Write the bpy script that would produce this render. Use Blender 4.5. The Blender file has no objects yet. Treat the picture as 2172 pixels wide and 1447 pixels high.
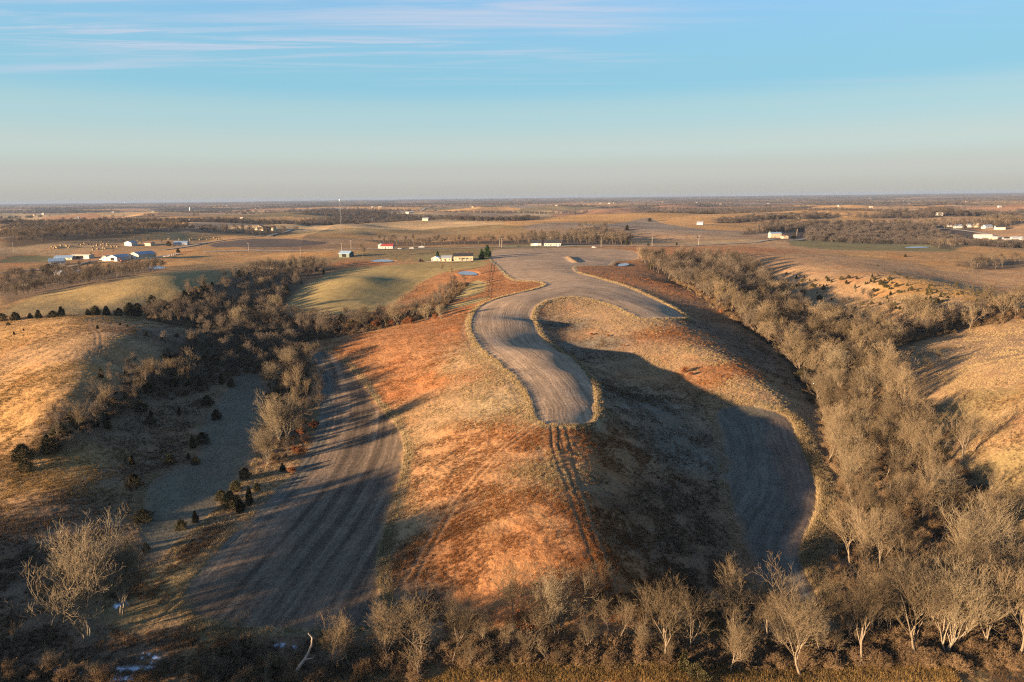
import bpy, math, random
import numpy as np
from mathutils import Vector, Matrix
R = math.radians
sc = bpy.context.scene
col = sc.collection

# ------------------------------------------------------------ camera
CAM_Z = 55.0
FPX, CX, CY = 1448.0, 1086.0, 723.5            # focal length and centre of the 2172 x 1447 photograph
PITCH, ROLL = 11.95, -0.633
cam_d = bpy.data.cameras.new('camera'); cam_d.lens = 24.0; cam_d.sensor_width = 36.0
cam_d.clip_start = 1.0; cam_d.clip_end = 60000.0
cam = bpy.data.objects.new('camera', cam_d); col.objects.link(cam)
CAM_M = Matrix.Rotation(R(90 - PITCH), 3, 'X') @ Matrix.Rotation(R(ROLL), 3, 'Z')
cam.matrix_world = Matrix.Translation((0, 0, CAM_Z)) @ CAM_M.to_4x4()
sc.camera = cam
CAM_N = np.array(CAM_M)

# ------------------------------------------------------------ light: low winter sun behind the camera's left shoulder
SUN_AZ, SUN_EL = 243.0, 7.8                    # azimuth clockwise from +Y
world = bpy.data.worlds.new("World"); sc.world = world; world.use_nodes = True
wn = world.node_tree; wl = wn.links
bg = wn.nodes['Background']; SKY_S = 0.068; bg.inputs[1].default_value = SKY_S
EXPOSURE = 2.46
SKYU = 1 / (SKY_S * 2 ** EXPOSURE)              # sky radiance that shows as white at this exposure
sky = wn.nodes.new('ShaderNodeTexSky'); sky.sky_type = 'NISHITA'; sky.sun_disc = False
sky.sun_elevation = R(SUN_EL); sky.sun_rotation = R(SUN_AZ)
sky.altitude = 200; sky.air_density = 0.85; sky.dust_density = 0.7; sky.ozone_density = 3.0
def wmath(op, a, b=None, c=None, clamp=False):
    n = wn.nodes.new('ShaderNodeMath'); n.operation = op; n.use_clamp = clamp
    for i, v in enumerate((a, b, c)):
        if v is None: continue
        if hasattr(v, 'is_linked'): wl.new(v, n.inputs[i])
        else: n.inputs[i].default_value = v
    return n.outputs[0]
wtc = wn.nodes.new('ShaderNodeTexCoord'); wsep = wn.nodes.new('ShaderNodeSeparateXYZ'); wl.new(wtc.outputs['Generated'], wsep.inputs[0])
# thin cirrus lying on a high flat layer: direction divided by its height
wz = wmath('MAXIMUM', wsep.outputs[2], 0.02)
wcx = wmath('DIVIDE', wsep.outputs[0], wz); wcy = wmath('DIVIDE', wsep.outputs[1], wz)
def cirrus(rot, sx, sy, scale, detail, lo, hi, off, rough=0.6, dist=0.6):
    cb = wn.nodes.new('ShaderNodeCombineXYZ'); wl.new(wcx, cb.inputs[0]); wl.new(wcy, cb.inputs[1]); cb.inputs[2].default_value = off
    mp = wn.nodes.new('ShaderNodeMapping'); mp.vector_type = 'POINT'; wl.new(cb.outputs[0], mp.inputs[0])
    mp.inputs['Rotation'].default_value = (0, 0, R(rot)); mp.inputs['Scale'].default_value = (sx, sy, 1)
    nz = wn.nodes.new('ShaderNodeTexNoise'); wl.new(mp.outputs[0], nz.inputs['Vector'])
    nz.inputs['Scale'].default_value = scale; nz.inputs['Detail'].default_value = detail
    nz.inputs['Roughness'].default_value = rough; nz.inputs['Distortion'].default_value = dist
    mr = wn.nodes.new('ShaderNodeMapRange'); mr.interpolation_type = 'SMOOTHSTEP'; wl.new(nz.outputs[0], mr.inputs[0])
    mr.inputs[1].default_value = lo; mr.inputs[2].default_value = hi
    return mr.outputs[0]
c_big = cirrus(-6, 0.30, 1.0, 0.62, 2, 0.36, 0.60, 9.95)
c_fib = cirrus(-9, 0.22, 1.7, 1.6, 11, 0.42, 0.70, 18.9, 0.70, 1.4)
c_low = cirrus(4, 0.16, 1.0, 0.9, 7, 0.56, 0.72, 9.7, 0.6, 0.4)
def wmap(v, a, b, c, d):
    n = wn.nodes.new('ShaderNodeMapRange'); n.interpolation_type = 'SMOOTHSTEP'; wl.new(v, n.inputs[0])
    for i, q in enumerate((a, b, c, d)): n.inputs[i + 1].default_value = q
    return n.outputs[0]
side = wmath('DIVIDE', wsep.outputs[0], wmath('MAXIMUM', wsep.outputs[1], 0.05))
m_hi = wmath('MULTIPLY', wmap(wz, .15, .20, 0, 1), wmap(side, 0.05, .30, 1, .12))
c_all = wmath('MULTIPLY', wmath('MULTIPLY', c_big, c_fib), m_hi)
c_str = wmath('MULTIPLY', c_low, wmath('MULTIPLY', wmap(wz, .09, .15, 0, 1), wmap(side, -.1, .4, 1, .4)))
c_sum = wmath('ADD', wmath('MULTIPLY', c_all, 1.9), wmath('MULTIPLY', c_str, 0.9), clamp=True)
# the thick air low over the plain, pale and greyish at the skyline
lowair = wn.nodes.new('ShaderNodeValToRGB'); wl.new(wmath('MULTIPLY', wsep.outputs[2], 2.0), lowair.inputs[0])
def lin(c): return tuple(((v / 255 + .055) / 1.055) ** 2.4 for v in c) + (1,)
LA = ((0.0, (184, 182, 177)), (0.07, (194, 195, 189)), (0.13, (196, 209, 203)), (0.22, (176, 209, 213)), (0.30, (146, 201, 221)), (.55, (142, 194, 228)))
cr = lowair.color_ramp; cr.interpolation = 'EASE'
while len(cr.elements) < len(LA): cr.elements.new(.9)
for e, (p_, c_) in zip(cr.elements, LA): e.position = p_; e.color = lin(c_)
mul = wn.nodes.new('ShaderNodeMix'); mul.data_type = 'RGBA'; mul.blend_type = 'MULTIPLY'; mul.inputs[0].default_value = 1
wl.new(lowair.outputs[0], mul.inputs[6]); mul.inputs[7].default_value = (SKYU, SKYU, SKYU, 1)
airmix = wn.nodes.new('ShaderNodeMix'); airmix.data_type = 'RGBA'
wl.new(wmap(wsep.outputs[2], .14, .55, .94, .0), airmix.inputs[0]); wl.new(sky.outputs[0], airmix.inputs[6]); wl.new(mul.outputs[2], airmix.inputs[7])
skymix = wn.nodes.new('ShaderNodeMix'); skymix.data_type = 'RGBA'
wl.new(wmath('MULTIPLY', c_sum, .66), skymix.inputs[0]); wl.new(airmix.outputs[2], skymix.inputs[6]); skymix.inputs[7].default_value = (.62 * SKYU, .66 * SKYU, .80 * SKYU, 1)
wl.new(skymix.outputs[2], bg.inputs[0])

sun_d = bpy.data.lights.new('sun', 'SUN'); sun_d.energy = 5.0; sun_d.angle = R(0.6); sun_d.color = (1.0, 0.70, 0.42)
sun = bpy.data.objects.new('sun', sun_d); col.objects.link(sun)
SUN_DIR = Vector((math.sin(R(SUN_AZ)) * math.cos(R(SUN_EL)), math.cos(R(SUN_AZ)) * math.cos(R(SUN_EL)), math.sin(R(SUN_EL))))
sun.rotation_euler = SUN_DIR.to_track_quat('Z', 'Y').to_euler(); sun.location = SUN_DIR * 400

sc.view_settings.view_transform = 'Standard'; sc.view_settings.look = 'None'
sc.view_settings.gamma = 1; sc.view_settings.exposure = EXPOSURE
sc.cycles.use_denoising = False; sc.cycles.filter_width = 1.2
sc.cycles.max_bounces = 5; sc.cycles.diffuse_bounces = 3; sc.cycles.glossy_bounces = 2; sc.cycles.volume_bounces = 0
sc.cycles.transparent_max_bounces = 8
rng = np.random.default_rng(7); random.seed(7)

# ------------------------------------------------------------ noise
def hash2(ix, iy, seed):
    n = (ix.astype(np.int64) * 374761393 + iy.astype(np.int64) * 668265263 + seed * 1442695041) & 0xffffffff
    n = ((n ^ (n >> 13)) * 1274126177) & 0xffffffff
    return ((n ^ (n >> 16)) & 0xffffff) / float(0xffffff)
def vnoise(x, y, seed=0):
    ix = np.floor(x); iy = np.floor(y); fx = x - ix; fy = y - iy
    fx = fx * fx * fx * (fx * (fx * 6 - 15) + 10); fy = fy * fy * fy * (fy * (fy * 6 - 15) + 10)
    a = hash2(ix, iy, seed); b = hash2(ix + 1, iy, seed); c = hash2(ix, iy + 1, seed); d = hash2(ix + 1, iy + 1, seed)
    return ((a * (1 - fx) + b * fx) * (1 - fy) + (c * (1 - fx) + d * fx) * fy) * 2 - 1
def fbm(x, y, oct=4, seed=0, gain=0.5):
    s = 0; a = 1.0; t = 0
    for k in range(oct):
        ca, sa = math.cos(k * 1.1), math.sin(k * 1.1)
        s = s + a * vnoise((x * ca - y * sa) * 2 ** k + 17.3 * k, (x * sa + y * ca) * 2 ** k, seed + k * 31); t += a; a *= gain
    return s / t
def sstep(a, b, x):
    t = np.clip((x - a) / (b - a), 0, 1); return t * t * (3 - 2 * t)

# ------------------------------------------------------------ the lie of the land: surveyed spots (photo x, photo y, height)
def ray(px, py):
    d = CAM_N @ np.array([(px - CX) / FPX, -(py - CY) / FPX, -1.0]); return d / np.linalg.norm(d)
def spot(px, py, z):
    d = ray(px, py); t = (z - CAM_Z) / d[2]; return d[0] * t, d[1] * t
SURVEY = [
 # plateau and curved ridge field
 (1060,530,0),(1200,527,0.5),(1340,530,.5),(1150,560,-1),(1250,548,-1.4),(1280,556,-2),(1180,600,-2),(1100,640,-3),(1250,622,-2.6),(1330,640,-4),
 (1440,675,-6),(1400,655,-5),(1010,690,-5.2),(1080,690,-5.1),(1128,680,-5.0),(1060,760,-5.6),(1150,820,-6.8),(1200,900,-8),(1250,850,-7.3),(1190,745,-5.3),(1225,790,-6.1),(1100,780,-6.5),
 (1150,905,-8.3),(1215,960,-9.6),(1235,1050,-12),(1270,1150,-15),(1310,1240,-18),
 # orange flank
 (900,800,-12.5),(960,900,-11.5),(1050,950,-10.3),(875,950,-16.5),(1000,1100,-14.8),(860,1100,-18),(900,1200,-18.8),(1100,1200,-16.4),(800,1230,-20),(790,850,-17.4),
 (700,745,-15.5),(850,712,-9),(950,695,-6.3),(960,780,-8.8),(760,760,-14.5),(1000,830,-8.8),(1100,870,-7.9),(1050,630,-4.5),(1100,598,-4),
 # low field, tree line and basin on the left
 (650,745,-17.5),(700,850,-19),(770,900,-18.8),(700,1000,-20.2),(600,1100,-21),(500,1200,-21.8),(400,1250,-22.2),(750,1150,-20.8),(600,1250,-21.8),(750,1300,-22),
 (600,900,-20.6),(600,980,-21),(550,800,-19.8),(490,900,-20.4),(450,1000,-20.8),(380,1100,-21),(330,1180,-21.6),(300,1030,-18),(370,900,-18.5),(330,1280,-22.6),(430,1000,-20.4),
 (200,1300,-23),(100,1400,-23.4),(400,1420,-23.2),(600,1400,-23),(800,1400,-22.6),
 # left hill and its steep side
 (440,708,-11),(300,690,-5),(150,677,-3.6),(0,682,-8),(0,740,-10),(120,750,-4.2),(230,740,-3.6),(300,740,-6),(370,745,-10),(0,800,-12),(70,800,-7.5),(150,830,-6.2),(240,790,-7.4),(280,800,-11),(330,790,-15),
 (200,880,-12.5),(100,900,-9),(0,930,-15),(50,975,-14.5),(130,950,-13.5),(0,1050,-17),(100,1050,-15),(200,1040,-16.5),(250,960,-17),(0,1200,-20),(150,1170,-20.6),(250,1100,-19.6),
 # hills beyond
 (450,578,-1),(300,598,0),(380,590,0.5),(350,640,-9.5),(250,635,-6.5),(200,612,-2.5),(200,640,-8),(120,630,-6),(420,640,-11),(0,662,-8.5),(100,658,-8),(400,620,-6),(250,668,-9),(120,600,-9),(50,620,-10),(200,580,-9),
 (300,545,-3),(150,555,-5),(0,545,-4.5),(200,525,-2),(400,505,0),(80,530,-3),(350,565,-6),(500,545,-5),
 (642,655,-15),(700,622,-10),(770,590,-4.5),(850,572,-5.2),(800,605,-8),(850,592,-8.6),(900,572,-5),(870,622,-12.6),(820,642,-14),(780,645,-12.6),(940,645,-10),(1000,612,-7),(1020,572,-3.2),(990,582,-4.4),(960,600,-8),
 (500,650,-18),(600,695,-18.5),(450,690,-18),(700,692,-16.6),(560,620,-14),(640,590,-10),(850,690,-13),(520,720,-19),(560,740,-19),
 (815,555,-5),(740,545,-4),(600,535,-4),(900,540,-2.4),(700,522,-4),(820,530,-3.5),(960,545,-1.6),
 # hollow and spurs right of the ridge field
 (1150,690,-9.5),(1200,730,-12.4),(1250,770,-13.8),(1290,820,-14.6),(1350,850,-14.2),(1180,660,-6.4),(1230,650,-5.2),(1300,690,-6.4),(1380,715,-7.4),(1480,740,-8.6),(1560,780,-10.5),(1640,830,-14),
 (1430,770,-11.8),(1350,760,-11.5),(1290,735,-10),(1500,690,-11.5),(1560,710,-13.5),(1640,760,-16),(1690,800,-17.6),
 (1350,590,-3.4),(1290,580,-3),(1450,615,-5.6),(1400,630,-5.8),(1540,655,-10.5),(1480,650,-9),(1600,700,-14),
 # right low field
 (1550,880,-17.6),(1600,950,-20.6),(1650,1050,-23),(1650,1200,-24.5),(1700,910,-20.5),(1735,1050,-23.2),(1550,1100,-22.6),(1450,1200,-23),(1400,1000,-17.5),
 (1330,920,-13.6),(1480,900,-17.4),(1350,1100,-18),(1400,1220,-22),(1290,960,-11.8),(1300,1050,-14),
 # creek valley
 (1400,560,-5),(1500,575,-8.5),(1600,622,-13),(1700,720,-17.4),(1760,800,-20.2),(1710,860,-20),(1820,900,-22.4),(1860,1000,-23.8),(2000,1100,-24.5),(2172,1250,-24.5),(2120,1150,-25),(1820,1200,-24.8),
 (1950,1300,-24.6),(1500,1350,-24),(1200,1350,-21.8),(1000,1360,-21.8),(2100,1420,-23.5),(1500,1440,-23),(1000,1440,-21.5),
 # right hill pasture
 (1700,568,-.5),(1800,578,.6),(1900,592,.6),(2000,620,-.5),(2100,650,-4),(1655,600,-8),(1720,628,-10),(1790,675,-13),(1900,662,-6),(1970,655,-4),(1835,630,-8.6),(2050,670,-7.5),(1760,600,-3),(2172,705,-8.6),(1990,693,-12),(1900,725,-15),
 (2172,735,-7),(2100,770,-5),(2060,850,-9),(1985,800,-14),(2172,850,-4.4),(2172,950,-9),(2100,900,-10.5),(2010,900,-17),(2140,1010,-15),
 (1550,545,-.5),(1800,542,-1.5),(1950,565,-2.5),(2000,575,-4),(2060,600,-7),(2172,582,-5),(2100,612,-8),(1700,505,-2),(1900,510,-2),(2100,530,-4),(2172,640,-9),
]
WORLD_PTS = [ # spots hidden from or outside the photograph (x, y, height)
 (-240,150,-17),(-175,95,-7),(-140,40,-15),(-330,120,-15),(-300,20,-12),(-200,-20,-10),(-195,160,-16),(-120,-60,-14),(-90,60,-17),(-70,20,-20),(0,60,-22),(0,0,-22),(60,40,-22),(100,-80,-18),(0,-150,-12),(-250,-150,-7),  # unseen rise behind left, shaped to throw shade over the foreground
 (-420,300,-14),(-300,230,-16),(-400,450,-10),(-500,600,-6),(200,60,-19),(240,150,-10),(300,220,-6),(260,90,-12),(400,300,-8),(450,400,-9),(500,500,-7),(600,650,-6),(-500,0,-8),(500,0,-8),(0,-500,-8),(500,-400,-8),(-500,-400,-8),
 (-900,0,-6),(900,0,-6),(0,-1000,-5),(-800,700,-4),(800,800,-5),(0,1100,-4),(-400,1050,-2),(400,1100,-3),(-100,1000,-5),(200,950,-6),(1100,400,-6),(-1100,400,-6),
]
pts = np.array([(*spot(a, b, z), z) for a, b, z in SURVEY] + WORLD_PTS, dtype=float)
def tps_fit(P, lam):
    n = len(P); S = 100.0
    X = P[:, :2] / S
    d2 = ((X[:, None] - X[None]) ** 2).sum(-1); K = 0.5 * d2 * np.log(d2 + 1e-12)
    A = np.zeros((n + 3, n + 3)); A[:n, :n] = K + lam * np.eye(n); A[:n, n] = 1; A[:n, n + 1:] = X; A[n, :n] = 1; A[n + 1:, :n] = X.T
    return X, np.linalg.solve(A, np.concatenate([P[:, 2], np.zeros(3)]))
TX, TW = tps_fit(pts, 0.006)
def tps(x, y):
    out = np.empty(x.size); xs = x.ravel() / 100.0; ys = y.ravel() / 100.0; n = len(TX)
    for i in range(0, xs.size, 40000):
        d2 = (xs[i:i + 40000, None] - TX[None, :, 0]) ** 2 + (ys[i:i + 40000, None] - TX[None, :, 1]) ** 2
        out[i:i + 40000] = (0.5 * d2 * np.log(d2 + 1e-12)) @ TW[:n] + TW[n] + TW[n + 1] * xs[i:i + 40000] + TW[n + 2] * ys[i:i + 40000]
    return out.reshape(x.shape)
def far_land(x, y):
    r = np.hypot(x, y)
    wx = x + 160 * vnoise(x / 700, y / 700, 5); wy = y + 160 * vnoise(x / 700 + 9, y / 700, 6)
    n1 = fbm(wx / 760, wy / 520, 4, 11)
    rid = 1 - np.abs(vnoise(wx / 520, wy / 620, 23)) * 2
    f = -11 + 33 * n1 + 9 * rid
    g = -14 + 18 * fbm(x / 2600, y / 2200, 3, 41) + 11 * n1
    return f * (1 - sstep(2500, 6000, r)) + g * sstep(2500, 6000, r)
def height(x, y):
    x = np.asarray(x, float); y = np.asarray(y, float); r = np.hypot(x, y)
    w = sstep(820, 1200, r)
    out = np.zeros_like(r); near = w < 1
    if near.any(): out[near] = (tps(x[near], y[near]) + 0.5 * fbm(x[near] / 38, y[near] / 38, 3, 77) + 5.5 * fbm(x[near] / 170, y[near] / 110, 2, 78) * sstep(680, 900, r[near]) * (0.25 + .75 * sstep(60, 240, np.abs(x[near] - 60)))) * (1 - w[near])
    fr = w > 0
    if fr.any(): out[fr] += far_land(x[fr], y[fr]) * w[fr]
    if BERM is not None: out = out + 1.3 * np.exp(-(ldist(BERM, x, y, 12) / 3.2) ** 2) * (np.hypot(x, y) < 900)
    for P, zc in zip(PONDS if PONDZ else [], PONDZ): out = out * (1 - sstep(-3, .5, sdist(P, x, y, 10))) + (zc - .15) * sstep(-3, .5, sdist(P, x, y, 10))
    return out
BERM = None; PONDS = []; PONDZ = []
def ground_z(x, y): return float(height(np.array([x]), np.array([y]))[0])

# polar table of heights, so that a photo spot can be found on the ground quickly
AZ = np.radians(np.linspace(-41, 41, 821)); RR = np.exp(np.linspace(math.log(70), math.log(25000), 1100))
_A, _R = np.meshgrid(AZ, RR, indexing='ij'); HT = height(_R * np.sin(_A), _R * np.cos(_A))
def at(px, py):
    """ground point seen at photo pixel px, py"""
    d = ray(px, py); a = math.atan2(d[0], d[1]); s = d[2] / math.hypot(d[0], d[1])
    i = np.clip((a - AZ[0]) / (AZ[1] - AZ[0]), 0, len(AZ) - 1.001); i0 = int(i); f = i - i0
    h = HT[i0] * (1 - f) + HT[i0 + 1] * f
    below = (CAM_Z + s * RR) < h
    if not below.any(): k = len(RR) - 1; r = RR[k]
    else:
        k = int(np.argmax(below))
        if k == 0: r = RR[0]
        else:
            e0 = CAM_Z + s * RR[k - 1] - h[k - 1]; e1 = CAM_Z + s * RR[k] - h[k]; r = RR[k - 1] + (RR[k] - RR[k - 1]) * e0 / (e0 - e1)
    return r * math.sin(a), r * math.cos(a)
def poly(*p): return np.array([at(*q) for q in p])
def smooth(P, closed=True, n=2):
    for _ in range(n):
        if closed: Q = np.roll(P, -1, 0); P = np.stack([P * .75 + Q * .25, P * .25 + Q * .75], 1).reshape(-1, 2)
        else:
            Q = P[1:]; B = P[:-1]; M = np.stack([B * .75 + Q * .25, B * .25 + Q * .75], 1).reshape(-1, 2); P = np.vstack([P[:1], M, P[-1:]])
    return P
def dist_line(P, x, y, closed):
    A = P if closed else P[:-1]; B = np.roll(P, -1, 0) if closed else P[1:]
    best = np.full(x.shape, 1e12)
    for (ax, ay), (bx, by) in zip(A, B):
        dx, dy = bx - ax, by - ay; L = dx * dx + dy * dy + 1e-9
        t = np.clip(((x - ax) * dx + (y - ay) * dy) / L, 0, 1)
        best = np.minimum(best, (x - ax - t * dx) ** 2 + (y - ay - t * dy) ** 2)
    return np.sqrt(best)
def inside(P, x, y):
    c = np.zeros(x.shape, bool); Q = np.roll(P, -1, 0)
    for (ax, ay), (bx, by) in zip(P, Q):
        if ay == by: continue
        c ^= ((ay > y) != (by > y)) & (x < (bx - ax) * (y - ay) / (by - ay) + ax)
    return c
def sdist(P, x, y, pad=30):
    """signed distance, positive inside; far away just -pad"""
    out = np.full(x.shape, -float(pad)); m = (x > P[:, 0].min() - pad) & (x < P[:, 0].max() + pad) & (y > P[:, 1].min() - pad) & (y < P[:, 1].max() + pad)
    xs, ys = x[m], y[m]; d = dist_line(P, xs, ys, True); out[m] = np.where(inside(P, xs, ys), d, -np.minimum(d, pad)); return out
def ldist(P, x, y, pad=60):
    out = np.full(x.shape, float(pad)); m = (x > P[:, 0].min() - pad) & (x < P[:, 0].max() + pad) & (y > P[:, 1].min() - pad) & (y < P[:, 1].max() + pad)
    out[m] = np.minimum(dist_line(P, x[m], y[m], False), pad); return out

# ------------------------------------------------------------ outlines of the land cover
RIDGE_FIELD = smooth(poly((1140,905),(1133,860),(1110,815),(1075,780),(1040,755),(1010,725),(998,695),(1003,665),(1025,645),(1060,632),(1100,622),(1140,613),(1162,605),(1150,598),(1110,597),(1085,592),(1075,580),(1060,565),(1040,548),(1042,531),(1060,529),(1200,526),(1340,529),(1362,545),(1330,552),(1300,552),(1292,565),(1220,562),(1212,568),(1225,580),(1260,588),(1310,602),(1350,617),(1400,640),(1440,662),(1462,680),(1370,680),(1340,668),(1310,650),(1270,637),(1230,630),(1190,630),(1150,640),(1130,655),(1125,680),(1140,710),(1175,735),(1210,760),(1240,785),(1258,820),(1260,860),(1255,907)), n=2)
RIDGE_ROWS = smooth(poly((1140,905),(1133,860),(1110,815),(1075,780),(1040,755),(1010,725),(998,695),(1003,665),(1025,645),(1060,632),(1100,622),(1162,607),(1200,604),(1260,606),(1310,613),(1350,622),(1400,645),(1440,664),(1470,682)), False)
LOW_FIELD = smooth(poly((645,730),(690,745),(730,775),(760,800),(800,860),(845,905),(858,950),(850,1000),(830,1080),(805,1150),(795,1210),(805,1280),(820,1325),(700,1335),(560,1330),(470,1330),(390,1290),(400,1240),(450,1180),(560,1075),(640,985),(672,900),(685,830),(675,770),(650,745)))
LOW_ROWS = smooth(poly((640,732),(675,770),(690,830),(680,900),(645,985),(565,1075),(450,1180),(380,1250),(300,1330)), False)
RIGHT_FIELD = smooth(poly((1515,870),(1560,860),(1640,870),(1678,890),(1690,930),(1713,980),(1735,1040),(1730,1090),(1700,1150),(1690,1180),(1720,1240),(1745,1285),(1640,1275),(1600,1200),(1565,1120),(1550,1050),(1545,980),(1530,920)))
RIGHT_ROWS = smooth(poly((1640,868),(1678,890),(1690,930),(1713,980),(1735,1040),(1730,1090),(1700,1150),(1690,1180),(1720,1240),(1750,1300)), False)
RIGHT_STUBBLE = smooth(poly((1635,880),(1678,890),(1690,930),(1713,980),(1735,1040),(1730,1090),(1700,1150),(1690,1180),(1660,1180),(1680,1080),(1650,980),(1630,920)))
BASIN = smooth(poly((530,790),(560,795),(562,850),(545,900),(545,960),(500,1030),(440,1100),(370,1150),(335,1195),(308,1190),(300,1130),(308,1060),(330,1010),(415,985),(430,900),(480,830),(500,795)))
PALE_FIELD = smooth(poly((602,652),(640,666),(740,668),(800,660),(830,645),(850,628),(885,605),(925,580),(985,572),(1030,566),(1036,550),(900,554),(880,560),(762,566),(690,582),(640,612)))
MOWN = [smooth(poly((900,645),(960,612),(1031,590),(1029,622),(935,641)), n=1), smooth(poly((922,658),(1029,629),(1028,639),(945,658)), n=1)]
SECOND_HILL = smooth(poly((0,668),(30,645),(100,618),(200,600),(350,580),(445,574),(470,592),(440,610),(400,628),(300,650),(200,664),(60,672)))
LAWNS = [smooth(poly((870,548),(900,540),(1040,540),(1036,556),(900,558)), n=1), smooth(poly((0,560),(150,552),(160,545),(60,540),(0,548)), n=1),
         smooth(poly((1690,505),(1800,495),(2000,492),(2060,520),(2050,535),(1900,532),(1740,530),(1660,518)), n=1), smooth(poly((1060,521),(1130,519),(1220,520),(1260,523),(1180,525),(1050,526)), n=1)]
PLOUGHED_AND_SHADOW = [smooth(poly((480,512),(560,505),(640,510),(720,516),(560,528),(430,524)), n=1), smooth(poly((1045,545),(1100,540),(1160,540),(1150,548),(1060,556)), n=1)]  # second outline puts the pines' cast shadow into the soil colour
WOOD_RIGHT = smooth(poly((1345,548),(1420,556),(1500,552),(1570,565),(1625,598),(1660,640),(1720,688),(1800,692),(1900,690),(2050,672),(2172,650),(2172,682),(2050,697),(1960,722),(1900,740),(1880,790),(1925,860),(1985,950),(2070,1030),(2172,1110),(2172,1400),(2060,1385),(1900,1375),(1600,1390),(1300,1395),(1000,1405),(830,1420),(700,1420),(690,1390),(800,1385),(930,1375),(1120,1345),(1250,1350),(1400,1375),(1560,1375),(1720,1370),(1810,1330),(1765,1250),(1760,1160),(1780,1060),(1745,960),(1738,880),(1710,840),(1690,800),(1640,735),(1560,685),(1480,625),(1400,582)))
WOOD_LEFT = smooth(poly((300,668),(360,640),(450,610),(480,590),(560,570),(680,562),(700,575),(650,600),(600,640),(600,670),(640,682),(760,680),(900,660),(960,610),(1000,595),(960,640),(935,665),(850,690),(700,720),(650,722),(640,735),(660,800),(660,870),(620,960),(570,1000),(560,950),(570,850),(560,790),(500,790),(440,830),(380,850),(330,850),(250,880),(180,930),(100,960),(150,910),(270,820),(350,770),(450,718),(430,700),(330,685)))
WOOD_FARM = smooth(poly((0,600),(40,585),(120,575),(190,572),(260,575),(350,562),(340,575),(250,600),(180,608),(100,622),(30,640),(0,650)), n=1)
WOOD_FAR = [smooth(poly(*p), n=1) for p in (
 ((0,476),(150,472),(300,476),(400,480),(400,490),(330,494),(200,508),(60,523),(0,524)), ((380,484),(520,486),(640,492),(600,500),(420,496)),
 ((750,508),(900,515),(1000,512),(1110,511),(1120,500),(1200,498),(1340,512),(1340,522),(1000,518),(860,524)), ((1200,490),(1260,480),(1330,492),(1345,520),(1280,519),(1210,508)),
 ((1570,492),(1640,482),(1720,478),(1720,486),(1640,494),(1575,500)), ((1750,478),(1900,472),(2050,474),(2172,468),(2172,482),(2060,488),(1900,480),(1760,484)),
 ((2030,560),(2100,548),(2172,552),(2172,570),(2080,575)), ((1960,515),(2060,520),(2040,532),(1970,526)), ((2070,520),(2172,512),(2172,522),(2100,528)))]
TRACKS = [smooth(poly((1190,905),(1205,960),(1225,1040),(1250,1120),(1275,1180),(1300,1250)), False), smooth(poly((1175,905),(1180,960),(1210,1040),(1240,1120),(1262,1180),(1290,1250)), False),
          smooth(poly((1130,905),(1060,960),(1010,1010),(960,1070),(900,1180),(850,1260)), False), smooth(poly((190,675),(195,690),(215,720),(200,780),(175,850)), False),
          smooth(poly((1520,735),(1600,800),(1660,850),(1705,880),(1700,925),(1725,980),(1748,1040),(1742,1090),(1712,1150),(1702,1180),(1735,1240),(1760,1285)), False),
          smooth(poly((300,1340),(400,1245),(480,1170),(580,1080),(660,990),(700,900),(712,830),(700,770),(660,735)), False),
          smooth(poly((1250,770),(1330,790),(1420,810),(1530,830),(1640,860)), False), smooth(poly((1000,730),(900,800),(820,870)), False)]
SNOW = [smooth(poly((45,1425),(120,1418),(230,1418),(350,1414),(345,1420),(230,1424),(120,1427)), n=1), smooth(poly((240,1285),(262,1275),(270,1285),(250,1292)), n=1),
        smooth(poly((280,1380),(330,1392),(350,1405),(330,1408),(300,1398)), n=1), smooth(poly((565,1368),(600,1365),(640,1368),(650,1376),(620,1372),(575,1372)), n=1),
        smooth(poly((225,1436),(300,1432),(305,1440),(235,1445)), n=1)]
PONDS = [smooth(poly(*p), n=2) for p in (((970,583),(975,577),(990,574),(1008,576),(1016,582),(1000,586),(980,586)), ((783,555),(795,551),(815,549),(834,552),(836,555),(815,557),(795,557)), ((1309,564),(1314,559),(1328,558),(1336,562),(1330,565),(1316,566)), ((1915,525),(1935,523),(1962,523),(1975,526),(1950,527),(1930,527)), ((300,568),(320,565),(352,566),(350,569),(325,571)))]
PONDZ = [float(np.mean(height(P[:, 0], P[:, 1]))) for P in PONDS]
BERM = poly((1207,546),(1213,551),(1221,556))
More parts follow.
